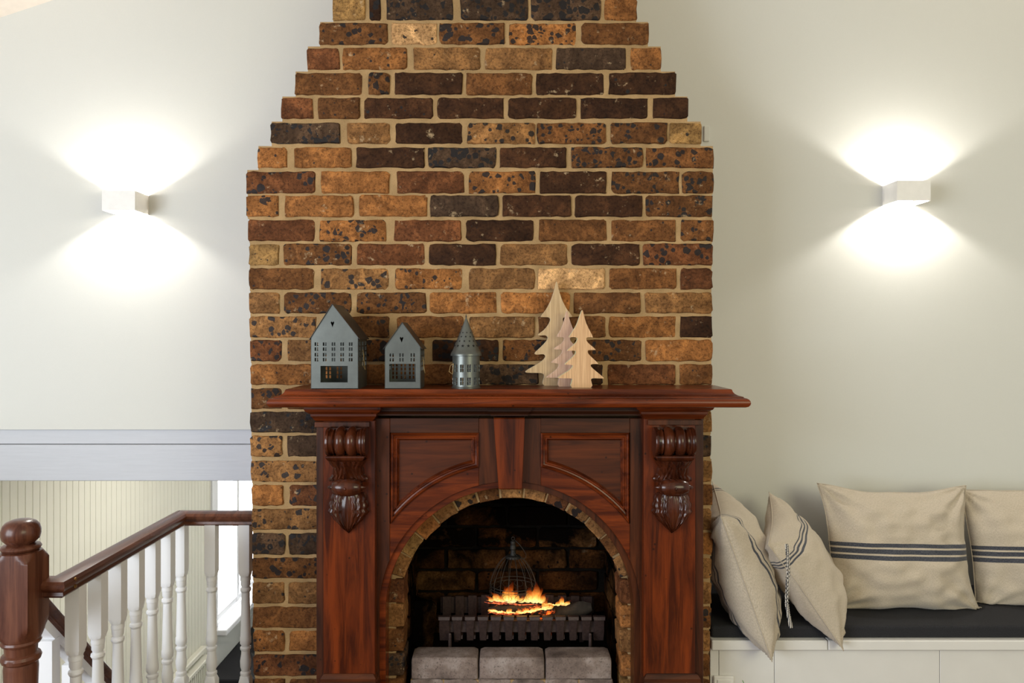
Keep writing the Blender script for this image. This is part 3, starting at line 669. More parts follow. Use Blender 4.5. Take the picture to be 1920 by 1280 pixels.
# ---------------------------------------------------------------- ornaments on the shelf
def rect(cx, cz, w_, h_): return [(cx-w_/2, cz-h_/2), (cx+w_/2, cz-h_/2), (cx+w_/2, cz+h_/2), (cx-w_/2, cz+h_/2)]
def heart(cx, cz, w_, h_):
    pts = [(0, -.5), (.32, .02), (.5, .28), (.42, .46), (.22, .5), (0, .3), (-.22, .5), (-.42, .46), (-.5, .28), (-.32, .02)]
    return [(cx+p[0]*w_, cz+p[1]*h_) for p in pts]
def solid(o, t, off=-1):
    m = o.modifiers.new('s', 'SOLIDIFY'); m.thickness = t; m.offset = off; return o
def house(x0, x1, ybot, yeave, xpk, ypk, Yf, Yb, wins, opening, hrt, label, rows_s):
    k = Yf/F; a, b_ = px(x0, Yf), px(x1, Yf); w_ = b_-a; H = (ybot-yeave)*k; P = (ybot-ypk)*k; D = Yb-Yf
    root = empty('tin_house', ((a+b_)/2, Yf, ST+.0002), label, 'lantern', 'zinc tealight houses on the mantel shelf')
    cu = lambda v: (v-(x0+x1)/2)*k; cv = lambda v: (ybot-v)*k
    h = w_/2; pk = cu(xpk)
    holes = [rect(cu(x), cv(y), 2.7*k, 6.6*k) for x, y in wins]
    x_, y_, x2_, y2_ = opening
    holes.append([(cu(x_), cv(y2_)), (cu(x2_), cv(y2_)), (cu(x2_), cv(y_)), (cu(x_), cv(y_))])
    holes.append(heart(cu(hrt[0]), cv(hrt[1]), 6.5*k, 11*k))
    g = MB().holed([(-h, 0), (h, 0), (h, H), (pk, P), (-h, H)], holes, lambda u, v: (u, 0, v))
    solid(g.make('front_wall', MZN, root), .0012)
    bh = [rect(-h+w_*(i+.5)/4+s*.006, .03+j*.0135, .006, .0105) for i in range(4) for s in (-1, 1) for j in range(6) if .03+j*.0135 < H-.02]
    g = MB().holed([(-h, 0), (h, 0), (h, H), (pk, P), (-h, H)], bh, lambda u, v: (u, D, v))
    solid(g.make('back_wall', MZN, root), .0012)
    sh = [rect(D*(i+.5)/3+s*.007, H-.02-j*.0165, .009, .012) for i in range(3) for s in (-1, 1) for j in range(rows_s)]
    for s in (-1, 1):
        g = MB().holed([(0, 0), (D, 0), (D, H), (0, H)], sh, lambda u, v: (s*h, u, v)); solid(g.make('side_wall', MZN, root), .0012, 0)
    MB().box(-h, h, 0, D, 0, .0015).make('base', MZN, root)
    o_ = .010
    for s in (-1, 1):
        dx, dz = s*h-pk, H-P; ln = sqrt(dx*dx+dz*dz); ex, ez = s*h+dx/ln*o_, H+dz/ln*o_
        g = MB().rings([[(pk, y, P+.002), (ex, y, ez+.002), (ex, y, ez+.0005), (pk, y, P+.0005)] for y in (-.004, D+.012)])
        g.make('roof', MZNR, root)
    g = MB().tube([(h+.0015, D*.5, H*.75), (h+.006, D*.45, H*.62), (h+.004, D*.35, H*.45), (h+.009, D*.5, H*.35), (h+.003, D*.55, H*.55), (h+.0015, D*.5, H*.75)], .0007, 5)
    g.make('twine', MTW, root)
    return root
MTW = paint('twine', srgb(190, 160, 110), .9)
zx = lambda v: 560+v/5.333; zy = lambda v: 540+v/5.333
w1 = [(zx(c+s*11), zy(r_)) for c in (178, 260, 348, 435, 520) for s in (-1, 1) for r_ in (562, 612, 668, 717)]
house(583.5, 671, 729.3, 632.5, 623, 571, 2.376, 2.53, w1, (zx(218), zy(780), zx(490), zy(945)), (zx(338), zy(365)), 'larger zinc house lantern with a heart in its gable, left on the shelf', 5)
w2_ = [(zx(c+s*14), zy(r_)) for c in (930, 1028, 1140) for s in (-1, 1) for r_ in (670, 717)]
house(722, 788, 728.8, 650.5, 754, 605, 2.380, 2.50, w2_, (zx(905), zy(757), zx(1170), zy(938)), (zx(1029), zy(518)), 'smaller zinc house lantern with a heart, between the big house and the round tower', 4)
# round tower lantern
Yt = 2.445; k = Yt/F; tx = px(874, Yt); rt = 25.6*k; Ht = (727-667)*k
root = empty('tin_tower', (tx, Yt, ST+.0002), 'round zinc tower lantern with a cone roof bearing dark star patches for holes', 'lantern')
def cell(a_, z_):
    for c in range(12):
        for s in (-1, 1):
            ac = (c+.5)*2*pi/12+s*.075
            d = (a_-ac+pi) % (2*pi)-pi
            if abs(d) < .045:
                for zz_ in (7.6, 14.6, 31.5, 38.5):
                    if abs(z_-(zz_+1)*k*1.02) < 2.9*k: return True
    return False
NA, NZ = 288, 60; vs = []; fs = []
for j in range(NZ+1):
    for i in range(NA): vs.append((rt*cos(2*pi*i/NA), rt*sin(2*pi*i/NA), Ht*j/NZ))
for j in range(NZ):
    for i in range(NA):
        if not cell((i+.5)*2*pi/NA, (j+.5)/NZ*Ht): fs.append((j*NA+i, j*NA+(i+1) % NA, (j+1)*NA+(i+1) % NA, (j+1)*NA+i))
solid(new_obj('body', vs, fs, MZN, root, True), .0012)
MB().lathe([(rt, 0), (rt+.0035, .0), (rt+.0035, .0015), (rt+.0005, .0035), (rt, .004)], 'z', (0, 0, 0), 48).make('foot_rim', MZN, root, .6)
Hc = (667-594)*k; rb = 29*k; rc = 27*k
MB().lathe([(rb, -.001), (rb+.0005, .002), (rb-.0005, .006), (rc, .012), (rc*.93, .017)]+[(rc*.93*(1-t/10), .017+(Hc-.017)*t/10) for t in range(1, 11)], 'z', (0, 0, Ht), 64).make('cone_roof', MZN, root, .5)
g = MB()
for row, (t, r_, n_) in enumerate(((.13, .0062, 13), (.27, .0044, 12), (.40, .0042, 11), (.52, .0036, 10))):
    for i in range(n_):
        a_ = 2*pi*(i+.5*(row % 2)+.25)/n_; zc_ = .017+(Hc-.017)*t; rr_ = rc*.93*(1-t)+.0005
        sl = Vector((-rc*.93, Hc-.017)).normalized(); cx_ = Vector((cos(a_), sin(a_), 0)); tg = Vector((-sin(a_), cos(a_), 0)); up = cx_*sl.x+Vector((0, 0, sl.y))
        nrm = cx_*sl.y+Vector((0, 0, -sl.x)); ctr = cx_*rr_+Vector((0, 0, Ht+zc_))
        p5 = []
        for q in range(10):
            rq = r_ if q % 2 == 0 else r_*.4; p5.append((rq*sin(2*pi*q/10), rq*cos(2*pi*q/10)))
        def onc(u, v):
            p = ctr+tg*u+up*v; rad = sqrt(p.x**2+p.y**2); want = rc*.93*(1-(p.z-Ht-.017)/(Hc-.017))+.0004
            return (p.x*want/rad, p.y*want/rad, p.z)
        g.add([onc(0, 0)]+[onc(*p) for p in p5], [(0, 1+q, 1+(q+1) % 10) for q in range(10)])
g.make('dark_star_patch', MBLACK, root)  # black patches on the cone, painting the dark inside of star holes
MB().lathe([(.0022, 0), (.003, .002), (.0012, .005), (.0018, .008), (0, .010)], 'z', (0, 0, Ht+Hc-.003), 12).make('finial', MZNR, root)
MB().tube([(-rt*.8-.004, -rt*.62, Ht*.75), (-rt-.006, -rt*.3, Ht*.68), (-rt*.95-.012, -rt*.3, Ht*.5), (-rt*.9-.003, -rt*.5, Ht*.42), (-rt*.9-.001, -rt*.5, Ht*.6), (-rt*.8-.004, -rt*.62, Ht*.75)], .0008, 5).make('twine', MTW, root)

# three wooden trees
def tree(label, left, right, base, Yf, th, mat, edge):
    tX = lambda v: px(840+v/4.572, Yf); tZ = lambda v: pz(500+v/4.572, Yf)
    pts = left+right[::-1]; cx_ = (left[-1][0]+right[-1][0])/2
    bz = tZ(left[-1][1]); P2 = [(tX(x)-tX(cx_), tZ(y)-bz) for x, y in pts]
    # round the outline
    sm = []
    n = len(P2)
    for i in range(n):
        p0, p1, p2, p3 = (Vector(P2[(i+d) % n]) for d in (-1, 0, 1, 2))
        if p1.y < .002 and p2.y < .002: sm += [tuple(p1)]; continue
        for q in range(3):
            t = q/3; v = .5*((2*p1)+(p2-p0)*t+(2*p0-5*p1+4*p2-p3)*t*t+(3*p1-p0-3*p2+p3)*t**3)*1.0; sm.append((v.x, max(0, v.y)))
    root = empty('wooden_tree', (tX(cx_), Yf, ST), label, 'ornament', 'wooden trees on the mantel shelf')
    o = MB().plate(sm, 0, th).make('board', mat, root); 
    me = o.data; me.materials.append(edge)
    for p in me.polygons:
        if abs(p.normal.y) < .5: p.material_index = 1
    m = bevel(o, .004, 2).modifiers[0]; m.angle_limit = .9; m.material = 1
    return root
bl = [(932, 116), (915, 180), (885, 270), (845, 350), (798, 412), (812, 420), (862, 422), (878, 442), (862, 484), (825, 530), (775, 568), (790, 578), (835, 577), (857, 597), (840, 632), (800, 675), (745, 728), (760, 742), (815, 739), (836, 757), (815, 790), (760, 828), (670, 882), (682, 897), (790, 900), (820, 912), (825, 940), (825, 1008)]
br = [(1862-x, y) for x, y in bl]
tree('tallest pale wooden tree, standing behind the other two', bl, br[1:], 0, 2.535, .028, MT1, MEDGE)
ml = [(1019, 372), (1000, 450), (970, 530), (936, 586), (950, 595), (988, 598), (998, 615), (975, 650), (913, 692), (925, 702), (970, 703), (981, 720), (960, 755), (891, 808), (905, 816), (943, 825), (951, 843), (925, 880), (850, 936), (862, 943), (943, 945), (952, 960), (952, 1020)]
mr = [(2044-x, y) for x, y in ml]
tree('pinkish wooden tree, half hidden between the tall and the short tree', ml, mr[1:], 0, 2.488, .026, MT2, MEDGE2)
sl_ = [(1148, 373), (1130, 420), (1100, 500), (1043, 592), (1055, 599), (1098, 601), (1110, 618), (1090, 655), (1026, 710), (1040, 715), (1085, 715), (1097, 730), (1075, 765), (1006, 827), (1020, 834), (1063, 838), (1068, 856), (1030, 890), (948, 942), (965, 951), (1052, 953), (1066, 968), (1062, 1032)]
sr_ = [(1158, 380), (1185, 480), (1240, 592), (1230, 600), (1192, 602), (1186, 616), (1198, 645), (1262, 702), (1250, 709), (1206, 711), (1198, 726), (1215, 755), (1285, 822), (1272, 829), (1234, 830), (1224, 846), (1250, 875), (1332, 944), (1318, 953), (1245, 952), (1226, 966), (1226, 1032)]
tree('short wooden tree with pale green edge, in front of the others', sl_, sr_, 0, 2.435, .026, MT3, MEDGE3)

# ---------------------------------------------------------------- things in the firebox
gr = empty('fire_grate', (.0, 2.74, fz0), 'rusty cast iron fire grate with flared bars', 'grate')
YG = 2.73; gX = lambda v: px(v, YG); gZ = lambda v: pz(v, YG)
for i in range(13):
    xc = gX(833+i*24.2); wt, wb = (.037, .024)
    if i in (0, 12): wt, wb = .041, .035
    zt_, zm, zb_ = gZ(1154), gZ(1161), gZ(1203)
    def rg(z, hw_, yf): return [(xc-hw_/2*1.0, yf, z), (xc+hw_/2, yf, z), (xc+hw_/2, yf+.016, z), (xc-hw_/2, yf+.016, z)]
    dxx = .004*(i-6)/6
    g = MB().rings([rg(zb_, wb, YG+.012), rg((zb_+zm)/2, wb*1.1, YG+.002), rg(zm, wt*.85, YG-.008), rg(zm+.001, wt, YG-.014), rg(zt_, wt*1.05, YG-.010)])
    childof(bevel(g.make('bar', MIRON), .0012), gr)
childof(bevel(MB().box(gX(826), gX(1129), YG+.010, YG+.020, gZ(1187), gZ(1166)).make('front_plate', MIRON), .001), gr)
for x in (844, 1106): childof(MB().lathe([(.0065, fz0), (.006, gZ(1186)), (.004, gZ(1184))], 'z', (gX(x), YG-.012, 0), 12).make('leg', MIRON), gr)
for x in (850, 1100): childof(MB().box(gX(x)-.008, gX(x)+.008, YG+.18, YG+.20, fz0, gZ(1190)).make('leg', MIRON), gr)
for i in range(12):
    xc = gX(840+i*24); childof(MB().box(xc-.006, xc+.006, YG+.012, YG+.205, gZ(1200), gZ(1193)).make('floor_bar', MIRON), gr)
for i in range(12):
    xc = px(838+i*24, 2.93); childof(MB().box(xc-.016, xc+.016, 2.925, 2.937, gZ(1193), pz(1112+abs(i-5.5), 2.93)).make('back_bar', MIRON), gr)
childof(MB().box(px(826, 2.93), px(1114, 2.93), 2.937, 2.942, pz(1150, 2.93), pz(1120, 2.93)).make('back_plate', MIRON), gr)

# logs and flames
mb_, nt, b = mat_new('burning_log'); v = mapping(nt, (1, 1, 1))
n = N(nt, 'ShaderNodeTexNoise', Scale=60.0, Detail=6.0, Roughness=.7); L(nt, v, n.inputs['Vector'])
n2 = N(nt, 'ShaderNodeTexNoise', Scale=14.0, Detail=2.0); L(nt, v, n2.inputs['Vector'])
L(nt, ramp(nt, n.outputs[0], [(.3, srgb(20, 14, 11)), (.7, srgb(58, 46, 36))]), b.inputs['Base Color'])
em = mix(nt, 1.0, ramp(nt, n.outputs[0], [(.52, (0, 0, 0)), (.64, (1, .12, .01)), (.75, (1, .45, .08))]), ramp(nt, n2.outputs[0], [(.48, G(0)), (.62, G(1))]), 'MULTIPLY')
L(nt, em, b.inputs['Emission Color']); b.inputs['Emission Strength'].default_value = 1.3; b.inputs['Roughness'].default_value = .9
MLOG = mb_
MLOGD = paint('charred_log', srgb(62, 52, 40), .95, 40, .3, .8)
def log(name, p0, p1, r, mat, label, seed):
    p0, p1 = Vector(p0), Vector(p1); c = (p0+p1)/2; n_ = 16; rings = []; d = (p1-p0).normalized(); a_ = d.cross(Vector((0, 0, 1))).normalized(); b2 = d.cross(a_)
    for i in range(n_+1):
        t = i/n_; p = p0.lerp(p1, t)-c; e = r*(min(1, .55+4*min(t, 1-t)))
        rings.append([p+(a_*cos(q*pi/8)+b2*sin(q*pi/8))*e*(1+.25*noise.noise(Vector((t*6+seed, q*1.3, seed)))) for q in range(16)])
    o = MB().rings(rings).make(name, mat, None, .9, loc=c); tag(o, label, 'log', 'logs burning on the grate'); return o
zg = gZ(1193)
log('log', (px(905, 2.78), 2.775, zg+.022), (px(1045, 2.80), 2.79, zg+.024), .021, MLOG, 'glowing log lying low at the front of the fire', 1)
log('log', (px(1000, 2.86), 2.86, zg+.018), (px(1110, 2.83), 2.83, zg+.070), .026, MLOGD, 'charred log leaning up at the right of the fire', 5)
log('log', (px(915, 2.84), 2.815, zg+.064), (px(1040, 2.83), 2.825, zg+.060), .017, MLOG, 'glowing log lying across the top of the others', 9)
mf, nt, b = mat_new('flame'); nt.nodes.remove(b); out = nt.nodes['Material Output']
tc = N(nt, 'ShaderNodeTexCoord'); sp = N(nt, 'ShaderNodeSeparateXYZ'); L(nt, tc.outputs['Generated'], sp.inputs[0])
nz = N(nt, 'ShaderNodeTexNoise', Scale=55.0, Detail=3.0, Distortion=1.0); L(nt, mapping(nt, (1, 1, .45)), nz.inputs['Vector'])
ad = N(nt, 'ShaderNodeMath', operation='MULTIPLY_ADD'); L(nt, nz.outputs[0], ad.inputs[0]); ad.inputs[1].default_value = .7; 
sb = N(nt, 'ShaderNodeMath', operation='SUBTRACT'); L(nt, sp.outputs[2], sb.inputs[0]); sb.inputs[1].default_value = .35; L(nt, sb.outputs[0], ad.inputs[2])
nv = ramp(nt, nz.outputs[0], [(.36, G(.25)), (.56, G(1))]); colr = ramp(nt, ad.outputs[0], [(.05, (1, .75, .30)), (.35, (1, .50, .08)), (.62, (1, .18, .02)), (.95, (.7, .05, .005))])
em_ = N(nt, 'ShaderNodeEmission'); L(nt, colr, em_.inputs[0])
stg = ramp(nt, ad.outputs[0], [(.0, G(1)), (.8, G(.12))]); ms = N(nt, 'ShaderNodeMath', operation='MULTIPLY'); L(nt, stg, ms.inputs[0]); ms.inputs[1].default_value = 1.5; L(nt, ms.outputs[0], em_.inputs[1])
lw_ = N(nt, 'ShaderNodeLayerWeight'); lw_.inputs[0].default_value = .35
al = ramp(nt, lw_.outputs['Facing'], [(.05, G(.62)), (.75, G(.0))]); al2 = mix(nt, 1.0, al, ramp(nt, ad.outputs[0], [(.55, G(1)), (.95, G(.1))]), 'MULTIPLY')
tr = N(nt, 'ShaderNodeBsdfTransparent'); al2 = mix(nt, 1.0, al2, nv, 'MULTIPLY'); mx = N(nt, 'ShaderNodeMixShader'); L(nt, al2, mx.inputs[0]); L(nt, tr.outputs[0], mx.inputs[1]); L(nt, em_.outputs[0], mx.inputs[2]); L(nt, mx.outputs[0], out.inputs[0])
fire = empty('fire', (px(975, 2.8), 2.8, zg+.03), 'orange fire burning on the grate in front of the birdcage', 'fire')
def flame(xp, yb_, yt_, wp, Yd, lean_, seed):
    k = Yd/F; H = (yb_-yt_)*k; W_ = wp*k/2; rings = []
    for j in range(15):
        t = j/14; r_ = W_*(sin(pi*min(1, t*1.25+.12)**.8)**.9 if t < .7 else 0)
        r_ = W_*max(.01, (1-t)**.9*(.8+1.1*t)*min(1, t/.2+.2))*(1+.25*noise.noise(Vector((t*5, seed, 0))))
        ox = lean_*k*t*t+.35*W_*sin(t*7+seed)*t; oy = .3*W_*sin(t*5+seed*2)*t
        rings.append([(ox+r_*cos(q*pi/7), oy+r_*.7*sin(q*pi/7), H*t) for q in range(14)])
    o = MB().rings(rings).make('flame', mf, None, True, loc=(px(xp, Yd), Yd, pz(yb_, Yd))); childof(o, fire)
fl = [(957, 1132, 1090, 26, 2.79, 0, 1), (951, 1130, 1098, 20, 2.80, -8, 2), (964, 1130, 1102, 20, 2.785, 8, 31), (934, 1128, 1108, 20, 2.79, -16, 3), (942, 1129, 1114, 16, 2.785, -6, 33), (922, 1128, 1116, 14, 2.80, -10, 36), (1000, 1131, 1090, 22, 2.80, 10, 4), (990, 1130, 1100, 22, 2.79, 8, 5),
      (1006, 1131, 1100, 18, 2.795, 10, 34), (1014, 1131, 1110, 18, 2.80, 12, 6), (978, 1130, 1114, 18, 2.80, 4, 35), (1022, 1144, 1118, 18, 2.785, 3, 7), (1028, 1142, 1130, 18, 2.79, 14, 37), (1046, 1136, 1124, 12, 2.80, 4, 8), (1054, 1135, 1115, 12, 2.81, -3, 9), (1062, 1134, 1124, 14, 2.81, 10, 19),
      (955, 1149, 1137, 14, 2.775, -2, 41), (972, 1148, 1140, 12, 2.775, 3, 42), (986, 1147, 1138, 12, 2.775, 3, 43), (998, 1146, 1136, 12, 2.775, 5, 44), (1008, 1144, 1133, 14, 2.775, 6, 45), (925, 1146, 1142, 22, 2.775, -4, 46)]
def ember_line(pts, wd, Y_, mat, sd):
    path = []
    for i in range(49):
        t = i/48*(len(pts)-1); q = min(int(t), len(pts)-2); f_ = t-q; x = pts[q][0]*(1-f_)+pts[q+1][0]*f_; y_ = pts[q][1]*(1-f_)+pts[q+1][1]*f_
        path.append((px(x, Y_), Y_+.004*sin(i*.4+sd), pz(y_+1.0*noise.noise(Vector((i*.45, sd, 0))), Y_)))
    childof(MB().tube(path, wd*Y_/F, 7, lambda t: max(.05, sin(pi*t)**.5*(.65+.7*abs(noise.noise(Vector((t*14, sd, 3))))))).make('ember_line', mat, None, True), fire)
def glow(name, c1, c2, st):
    m, nt, b = mat_new(name); n = N(nt, 'ShaderNodeTexNoise', Scale=90.0, Detail=3.0); L(nt, mapping(nt, (1, 1, 1)), n.inputs['Vector'])
    b.inputs['Base Color'].default_value = (.02, .01, .01, 1); L(nt, ramp(nt, n.outputs[0], [(.36, c1), (.62, c2)]), b.inputs['Emission Color']); b.inputs['Emission Strength'].default_value = st; return m
MG1 = glow('ember_bright', (.9, .10, .01, 1), (1, .62, .18, 1), 1.2); MG2 = glow('ember_red', (.10, .006, .004, 1), (.95, .16, .04, 1), .75)
ember_line([(955, 1149), (985, 1148), (1010, 1143), (1035, 1137)], 2.4, 2.774, MG1, 1)
ember_line([(916, 1143), (935, 1147), (960, 1149)], 2.6, 2.772, MG1, 2)
ember_line([(908, 1128), (925, 1131), (945, 1131), (975, 1133), (1012, 1134)], 1.8, 2.79, MG2, 3)
ember_line([(912, 1124), (940, 1129), (960, 1128)], 1.3, 2.80, MG2, 4)
ember_line([(915, 1148), (940, 1151), (975, 1151)], 1.6, 2.768, MG2, 5)
ember_line([(1010, 1130), (1035, 1133), (1064, 1134)], 1.5, 2.805, MG1, 6)
ember_line([(985, 1137), (1010, 1138), (1030, 1134)], 1.2, 2.785, MG2, 7)
for a in fl:
    flame(*a)
lf = bpy.data.lights.new('fire_glow', 'POINT'); lf.energy = .22; lf.color = (1, .45, .12); lf.shadow_soft_size = .05
lo = bpy.data.objects.new('fire_glow', lf); COL.objects.link(lo); lo.location = (px(975, 2.8), 2.80, zg+.13); childof(lo, fire)

# birdcage behind the flames
Yc = 2.865; cxx = px(962, Yc); cg = empty('birdcage', (cxx, Yc, zg), 'dark wire birdcage with a domed top, standing behind the flames', 'birdcage')
rc_ = 44*Yc/F*.82
rc_ = 45*Yc/F; rc_ = min(rc_, .088)
z0 = .004; zd = pz(1094, Yc)-zg; zt_ = pz(1042, Yc)-zg
for nm, z_, r_ in (('base_ring', z0+.004, rc_*.97), ('middle_ring', zd-.012, rc_*.97), ('dome_ring', zd, rc_)):
    MB().tube([(r_*cos(q*pi/24), r_*sin(q*pi/24), z_) for q in range(49)], .0016, 6).make(nm, MWIRE, cg, True)
MB().lathe([(0, 0), (rc_*.97, 0), (rc_*.97, .004), (0, .004)], 'z', (0, 0, 0), 32).make('floor_disc', MWIRE, cg, .6)
for q in range(16):
    a_ = 2*pi*(q+.5)/16; pts = []
    for t in range(0, 11):
        u_ = t/10; r_ = rc_*(1-.62*u_**1.35-.10*u_**6); pts.append((r_*cos(a_), r_*sin(a_), zd+(zt_-zd)*(u_*.75+.25*sin(u_*pi/2))))
    MB().tube([(rc_*.97*cos(a_), rc_*.97*sin(a_), z0), (rc_*.97*cos(a_), rc_*.97*sin(a_), zd)]+pts, .0010, 5).make('wire', MWIRE, cg, True)
g = MB()
for q in range(12):
    a_ = 2*pi*(q+.5)/12
    g.tube([((rc_+.001)*cos(a_+.2*cos(s)), (rc_+.001)*sin(a_+.2*cos(s)), zd-.026+.012*sin(s)) for s in [2*pi*i/12 for i in range(13)]], .0009, 4)
g.make('scroll_band', MWIRE, cg, True)
MB().lathe([(rc_*.34, zt_-.006), (rc_*.30, zt_+.001), (.011, zt_+.004), (.009, zt_+.024), (.012, zt_+.028), (.011, zt_+.040), (.008, zt_+.044), (.010, zt_+.050), (.009, zt_+.056), (.003, zt_+.060)], 'z', (0, 0, 0), 20).make('finial', MWIRE, cg, .7)
MB().tube([(.006*cos(q*pi/8), 0, zt_+.066+.006*sin(q*pi/8)) for q in range(17)], .0013, 5).make('ring', MWIRE, cg, True)
hp = [(775, 165), (820, 205), (865, 265), (888, 310), (885, 345), (850, 358), (815, 345), (780, 305), (765, 280)]
MB().tube([(px(820+x/5.333, Yc)-cxx, -.008-.006*sin(i), pz(980+y/5.333, Yc)-zg) for i, (x, y) in enumerate(hp)], .0014, 6).make('hanging_hook', MWIRE, cg, True)

# loose brick leaning in the corner
g = brick_mesh(rough_loop(-.048, .048, 0, .172, .002, .012), 0, .06, (0, 0, 0)); o = g.make('loose_brick', MSOOT, None, .7, loc=(px(789, 2.86), 2.83, fz0+.012))
o.rotation_euler = (0, .09, .1); tint(o, 't'); tag(o, 'sooty loose brick stood on end at the left inside the firebox', 'brick')

# kerb bricks across the opening
ms_, nt, b = mat_new('kerb_brick'); v = mapping(nt, (1, 1, 1), rnd=11.0)
n = N(nt, 'ShaderNodeTexNoise', Scale=9.0, Detail=6.0, Roughness=.65); L(nt, v, n.inputs['Vector'])
n2 = N(nt, 'ShaderNodeTexNoise', Scale=160.0, Detail=4.0, Roughness=.7); L(nt, v, n2.inputs['Vector'])
c = ramp(nt, n.outputs[0], [(.30, srgb(70, 58, 52)), (.5, srgb(122, 106, 98)), (.70, srgb(160, 148, 142))])
c = mix(nt, ramp(nt, n2.outputs[0], [(.32, G(.8)), (.45, G(0))]), c, srgb(52, 44, 40)); L(nt, c, b.inputs['Base Color']); b.inputs['Roughness'].default_value = .9
bump(nt, b, n2.outputs[0], .5, .003); MKERB = ms_
kz0, kz1 = pz(1272, 2.6), pz(1232, 2.6)
sup = empty('hearth_kerb', (.03, 2.6, fz0-.2), 'course of pale brick slips below the three kerb bricks', 'kerb')
for i, (a_, b_) in enumerate(((769, 831), (833, 895), (897, 958), (960, 1021), (1023, 1084), (1086, 1149))):
    o = add_brick(px(a_, 2.6), px(b_, 2.6), .15, kz0-.002, 2.595, 't', None, .075, MKERB); childof(o, sup)
childof(MB().box(px(770, 2.6), px(1148, 2.6), 2.60, 2.665, .15, kz0-.004).make('mortar', MMOR), sup)
for i, (a_, b_, lb) in enumerate(((771, 896.5, 'left kerb brick in front of the fire grate, with a darkened end'), (898.5, 1021, 'middle kerb brick in front of the fire grate'), (1023, 1147, 'right kerb brick in front of the fire grate, streaked brown'))):
    x0, x1 = px(a_, 2.6), px(b_, 2.6); cx_ = (x0+x1)/2; h_ = (x1-x0)/2; H = kz1-kz0
    rg = []
    cr = .013
    for e, hh in ((0, h_-.006), (1, h_), (2, h_), (3, h_-.006)):
        pass
    sec = [(0, 0), (-.004, .004), (-.004, H-.012), (-.002, H-.005), (.003, H-.001), (.012, H), (.06, H+.001), (.088, H), (.094, H-.006), (.094, 0)]
    secs = []
    for xx_, s_ in ((-h_, .012), (-h_+.003, .004), (-h_+.016, 0), (-h_*.3, 0), (h_*.3, 0), (h_-.016, 0), (h_-.003, .004), (h_, .012)):
        secs.append([(xx_, y_+(s_ if y_ < .05 else -s_)*(1 if z_ > .002 else .3)+R.uniform(-.0007, .0007), z_-(s_ if z_ > H*.5 else 0)) for y_, z_ in sec])
    o = MB().rings(secs).make('kerb_brick', MKERB, None, .5, loc=(cx_, 2.598, kz0)); tag(o, lb, 'brick', 'kerb bricks across the fireplace opening')

# ---------------------------------------------------------------- bench and cushions on the right
bn = empty('bench', (1.5, 2.8, 0), 'white painted built-in bench running right of the chimney', 'bench')
bx0 = px(1336, YB); bz = pz(1202, 2.58); YBF = 2.585
for a_, b_ in ((bx0, px(1553, YBF)-.0012), (px(1553, YBF)+.0012, 2.9)):
    childof(bevel(MB().box(a_, b_, YBF, YW-.002, bz-.034, bz).make('top_board', MBENCH), .003), bn)
xs_ = [bx0, px(1348, 2.61), px(1452, 2.61), px(1762, 2.61), 2.9]
for i in range(4):
    childof(bevel(MB().box(xs_[i]+.0008, xs_[i+1]-.0008, 2.61, 2.63, 0, bz-.034).make('panel', MBENCH), .0012), bn)
so = empty('power_socket', (px(1357, 2.608), 2.609, pz(1285, 2.61)), 'white socket plate low on the bench front beside the chimney', 'socket')
childof(bevel(MB().box(px(1338, 2.6), px(1376, 2.6), 2.598, 2.61, pz(1310, 2.6), pz(1267.5, 2.6)).make('plate', MLAMP), .003), so)
childof(bevel(MB().box(px(1344, 2.6), px(1371, 2.6), 2.595, 2.60, pz(1306, 2.6), pz(1273, 2.6)).make('cover_plate', MLAMP), .002), so)
tag(bevel(MB().box(bx0+.004, 2.88, 2.605, YW-.004, bz, bz+.042).make('seat_cushion', MSEAT), .010, 3), 'long flat charcoal felt seat pad on the white bench', 'cushion')
sc = bz+.042
s3 = [(.455, .492), (.505, .542), (.555, .592)]
s3 = [(.425, .458), (.472, .508), (.522, .552)]
ML3 = linen('linen_striped', s3, 1); ML4 = linen('linen_striped_right', [(.405, .44), (.455, .49), (.505, .535)], 1)
ML1 = linen('linen_edge_striped', [(.135, .155), (.18, .192), (.808, .82), (.845, .865)], 0); ML2 = linen('linen_turned', [(.76, .775), (.79, .805), (.82, .83)], 1)
def rot(x=0, y=0, z=0): return Matrix.Rotation(z, 4, 'Z') @ Matrix.Rotation(y, 4, 'Y') @ Matrix.Rotation(x, 4, 'X')
def rest(p):                                          # the seat pad and the chimney side push the cushion in
    x, y_, z_ = p
    if y_ > 2.60 and z_ < sc+.004: z_ = sc+.004
    elif y_ > 2.578 and z_ < sc-.01: y_ = 2.578
    if y_ > 2.57 and x < .722: x = .722
    if y_ > YW-.006: y_ = YW-.006
    return (x, y_, z_)
GP = 'striped linen cushions on the bench'
# big upright cushion
pillow('linen_cushion', 'upright oatmeal linen cushion with three dark stripes across its middle, corner ears showing', ML3, (px(1688, 2.80), 2.82, sc+.205), rot(x=-.20, y=.02), .282, .232, .095, 3, group=GP, clamp=rest, sag=.25, wr=.022, ear=.11)
pillow('linen_cushion', 'striped linen cushion cut off by the right edge, beside the large upright one', ML4, (px(1950, 2.86), 2.86, sc+.196), rot(x=-.18, y=-.03, z=-.05), .265, .225, .09, 8, group=GP, clamp=rest, sag=.25, wr=.013, ear=.05)
r1, c1 = pillow('linen_cushion', 'linen cushion seen edge on, leaning against the chimney with its corner over the bench edge', ML1, (px(1396, 2.68), 2.735, sc+.175), rot(y=-.34) @ rot(z=pi/2-.22), .235, .255, .112, 14, group=GP, clamp=rest, wr=.010)
r2, c2 = pillow('linen_cushion', 'linen cushion with a braided tie hanging from its seam, second from the chimney', ML2, (px(1508, 2.72), 2.725, sc+.170), rot(y=-.62) @ rot(z=pi/2-.42), .205, .218, .094, 21, group=GP, clamp=rest, wr=.012)
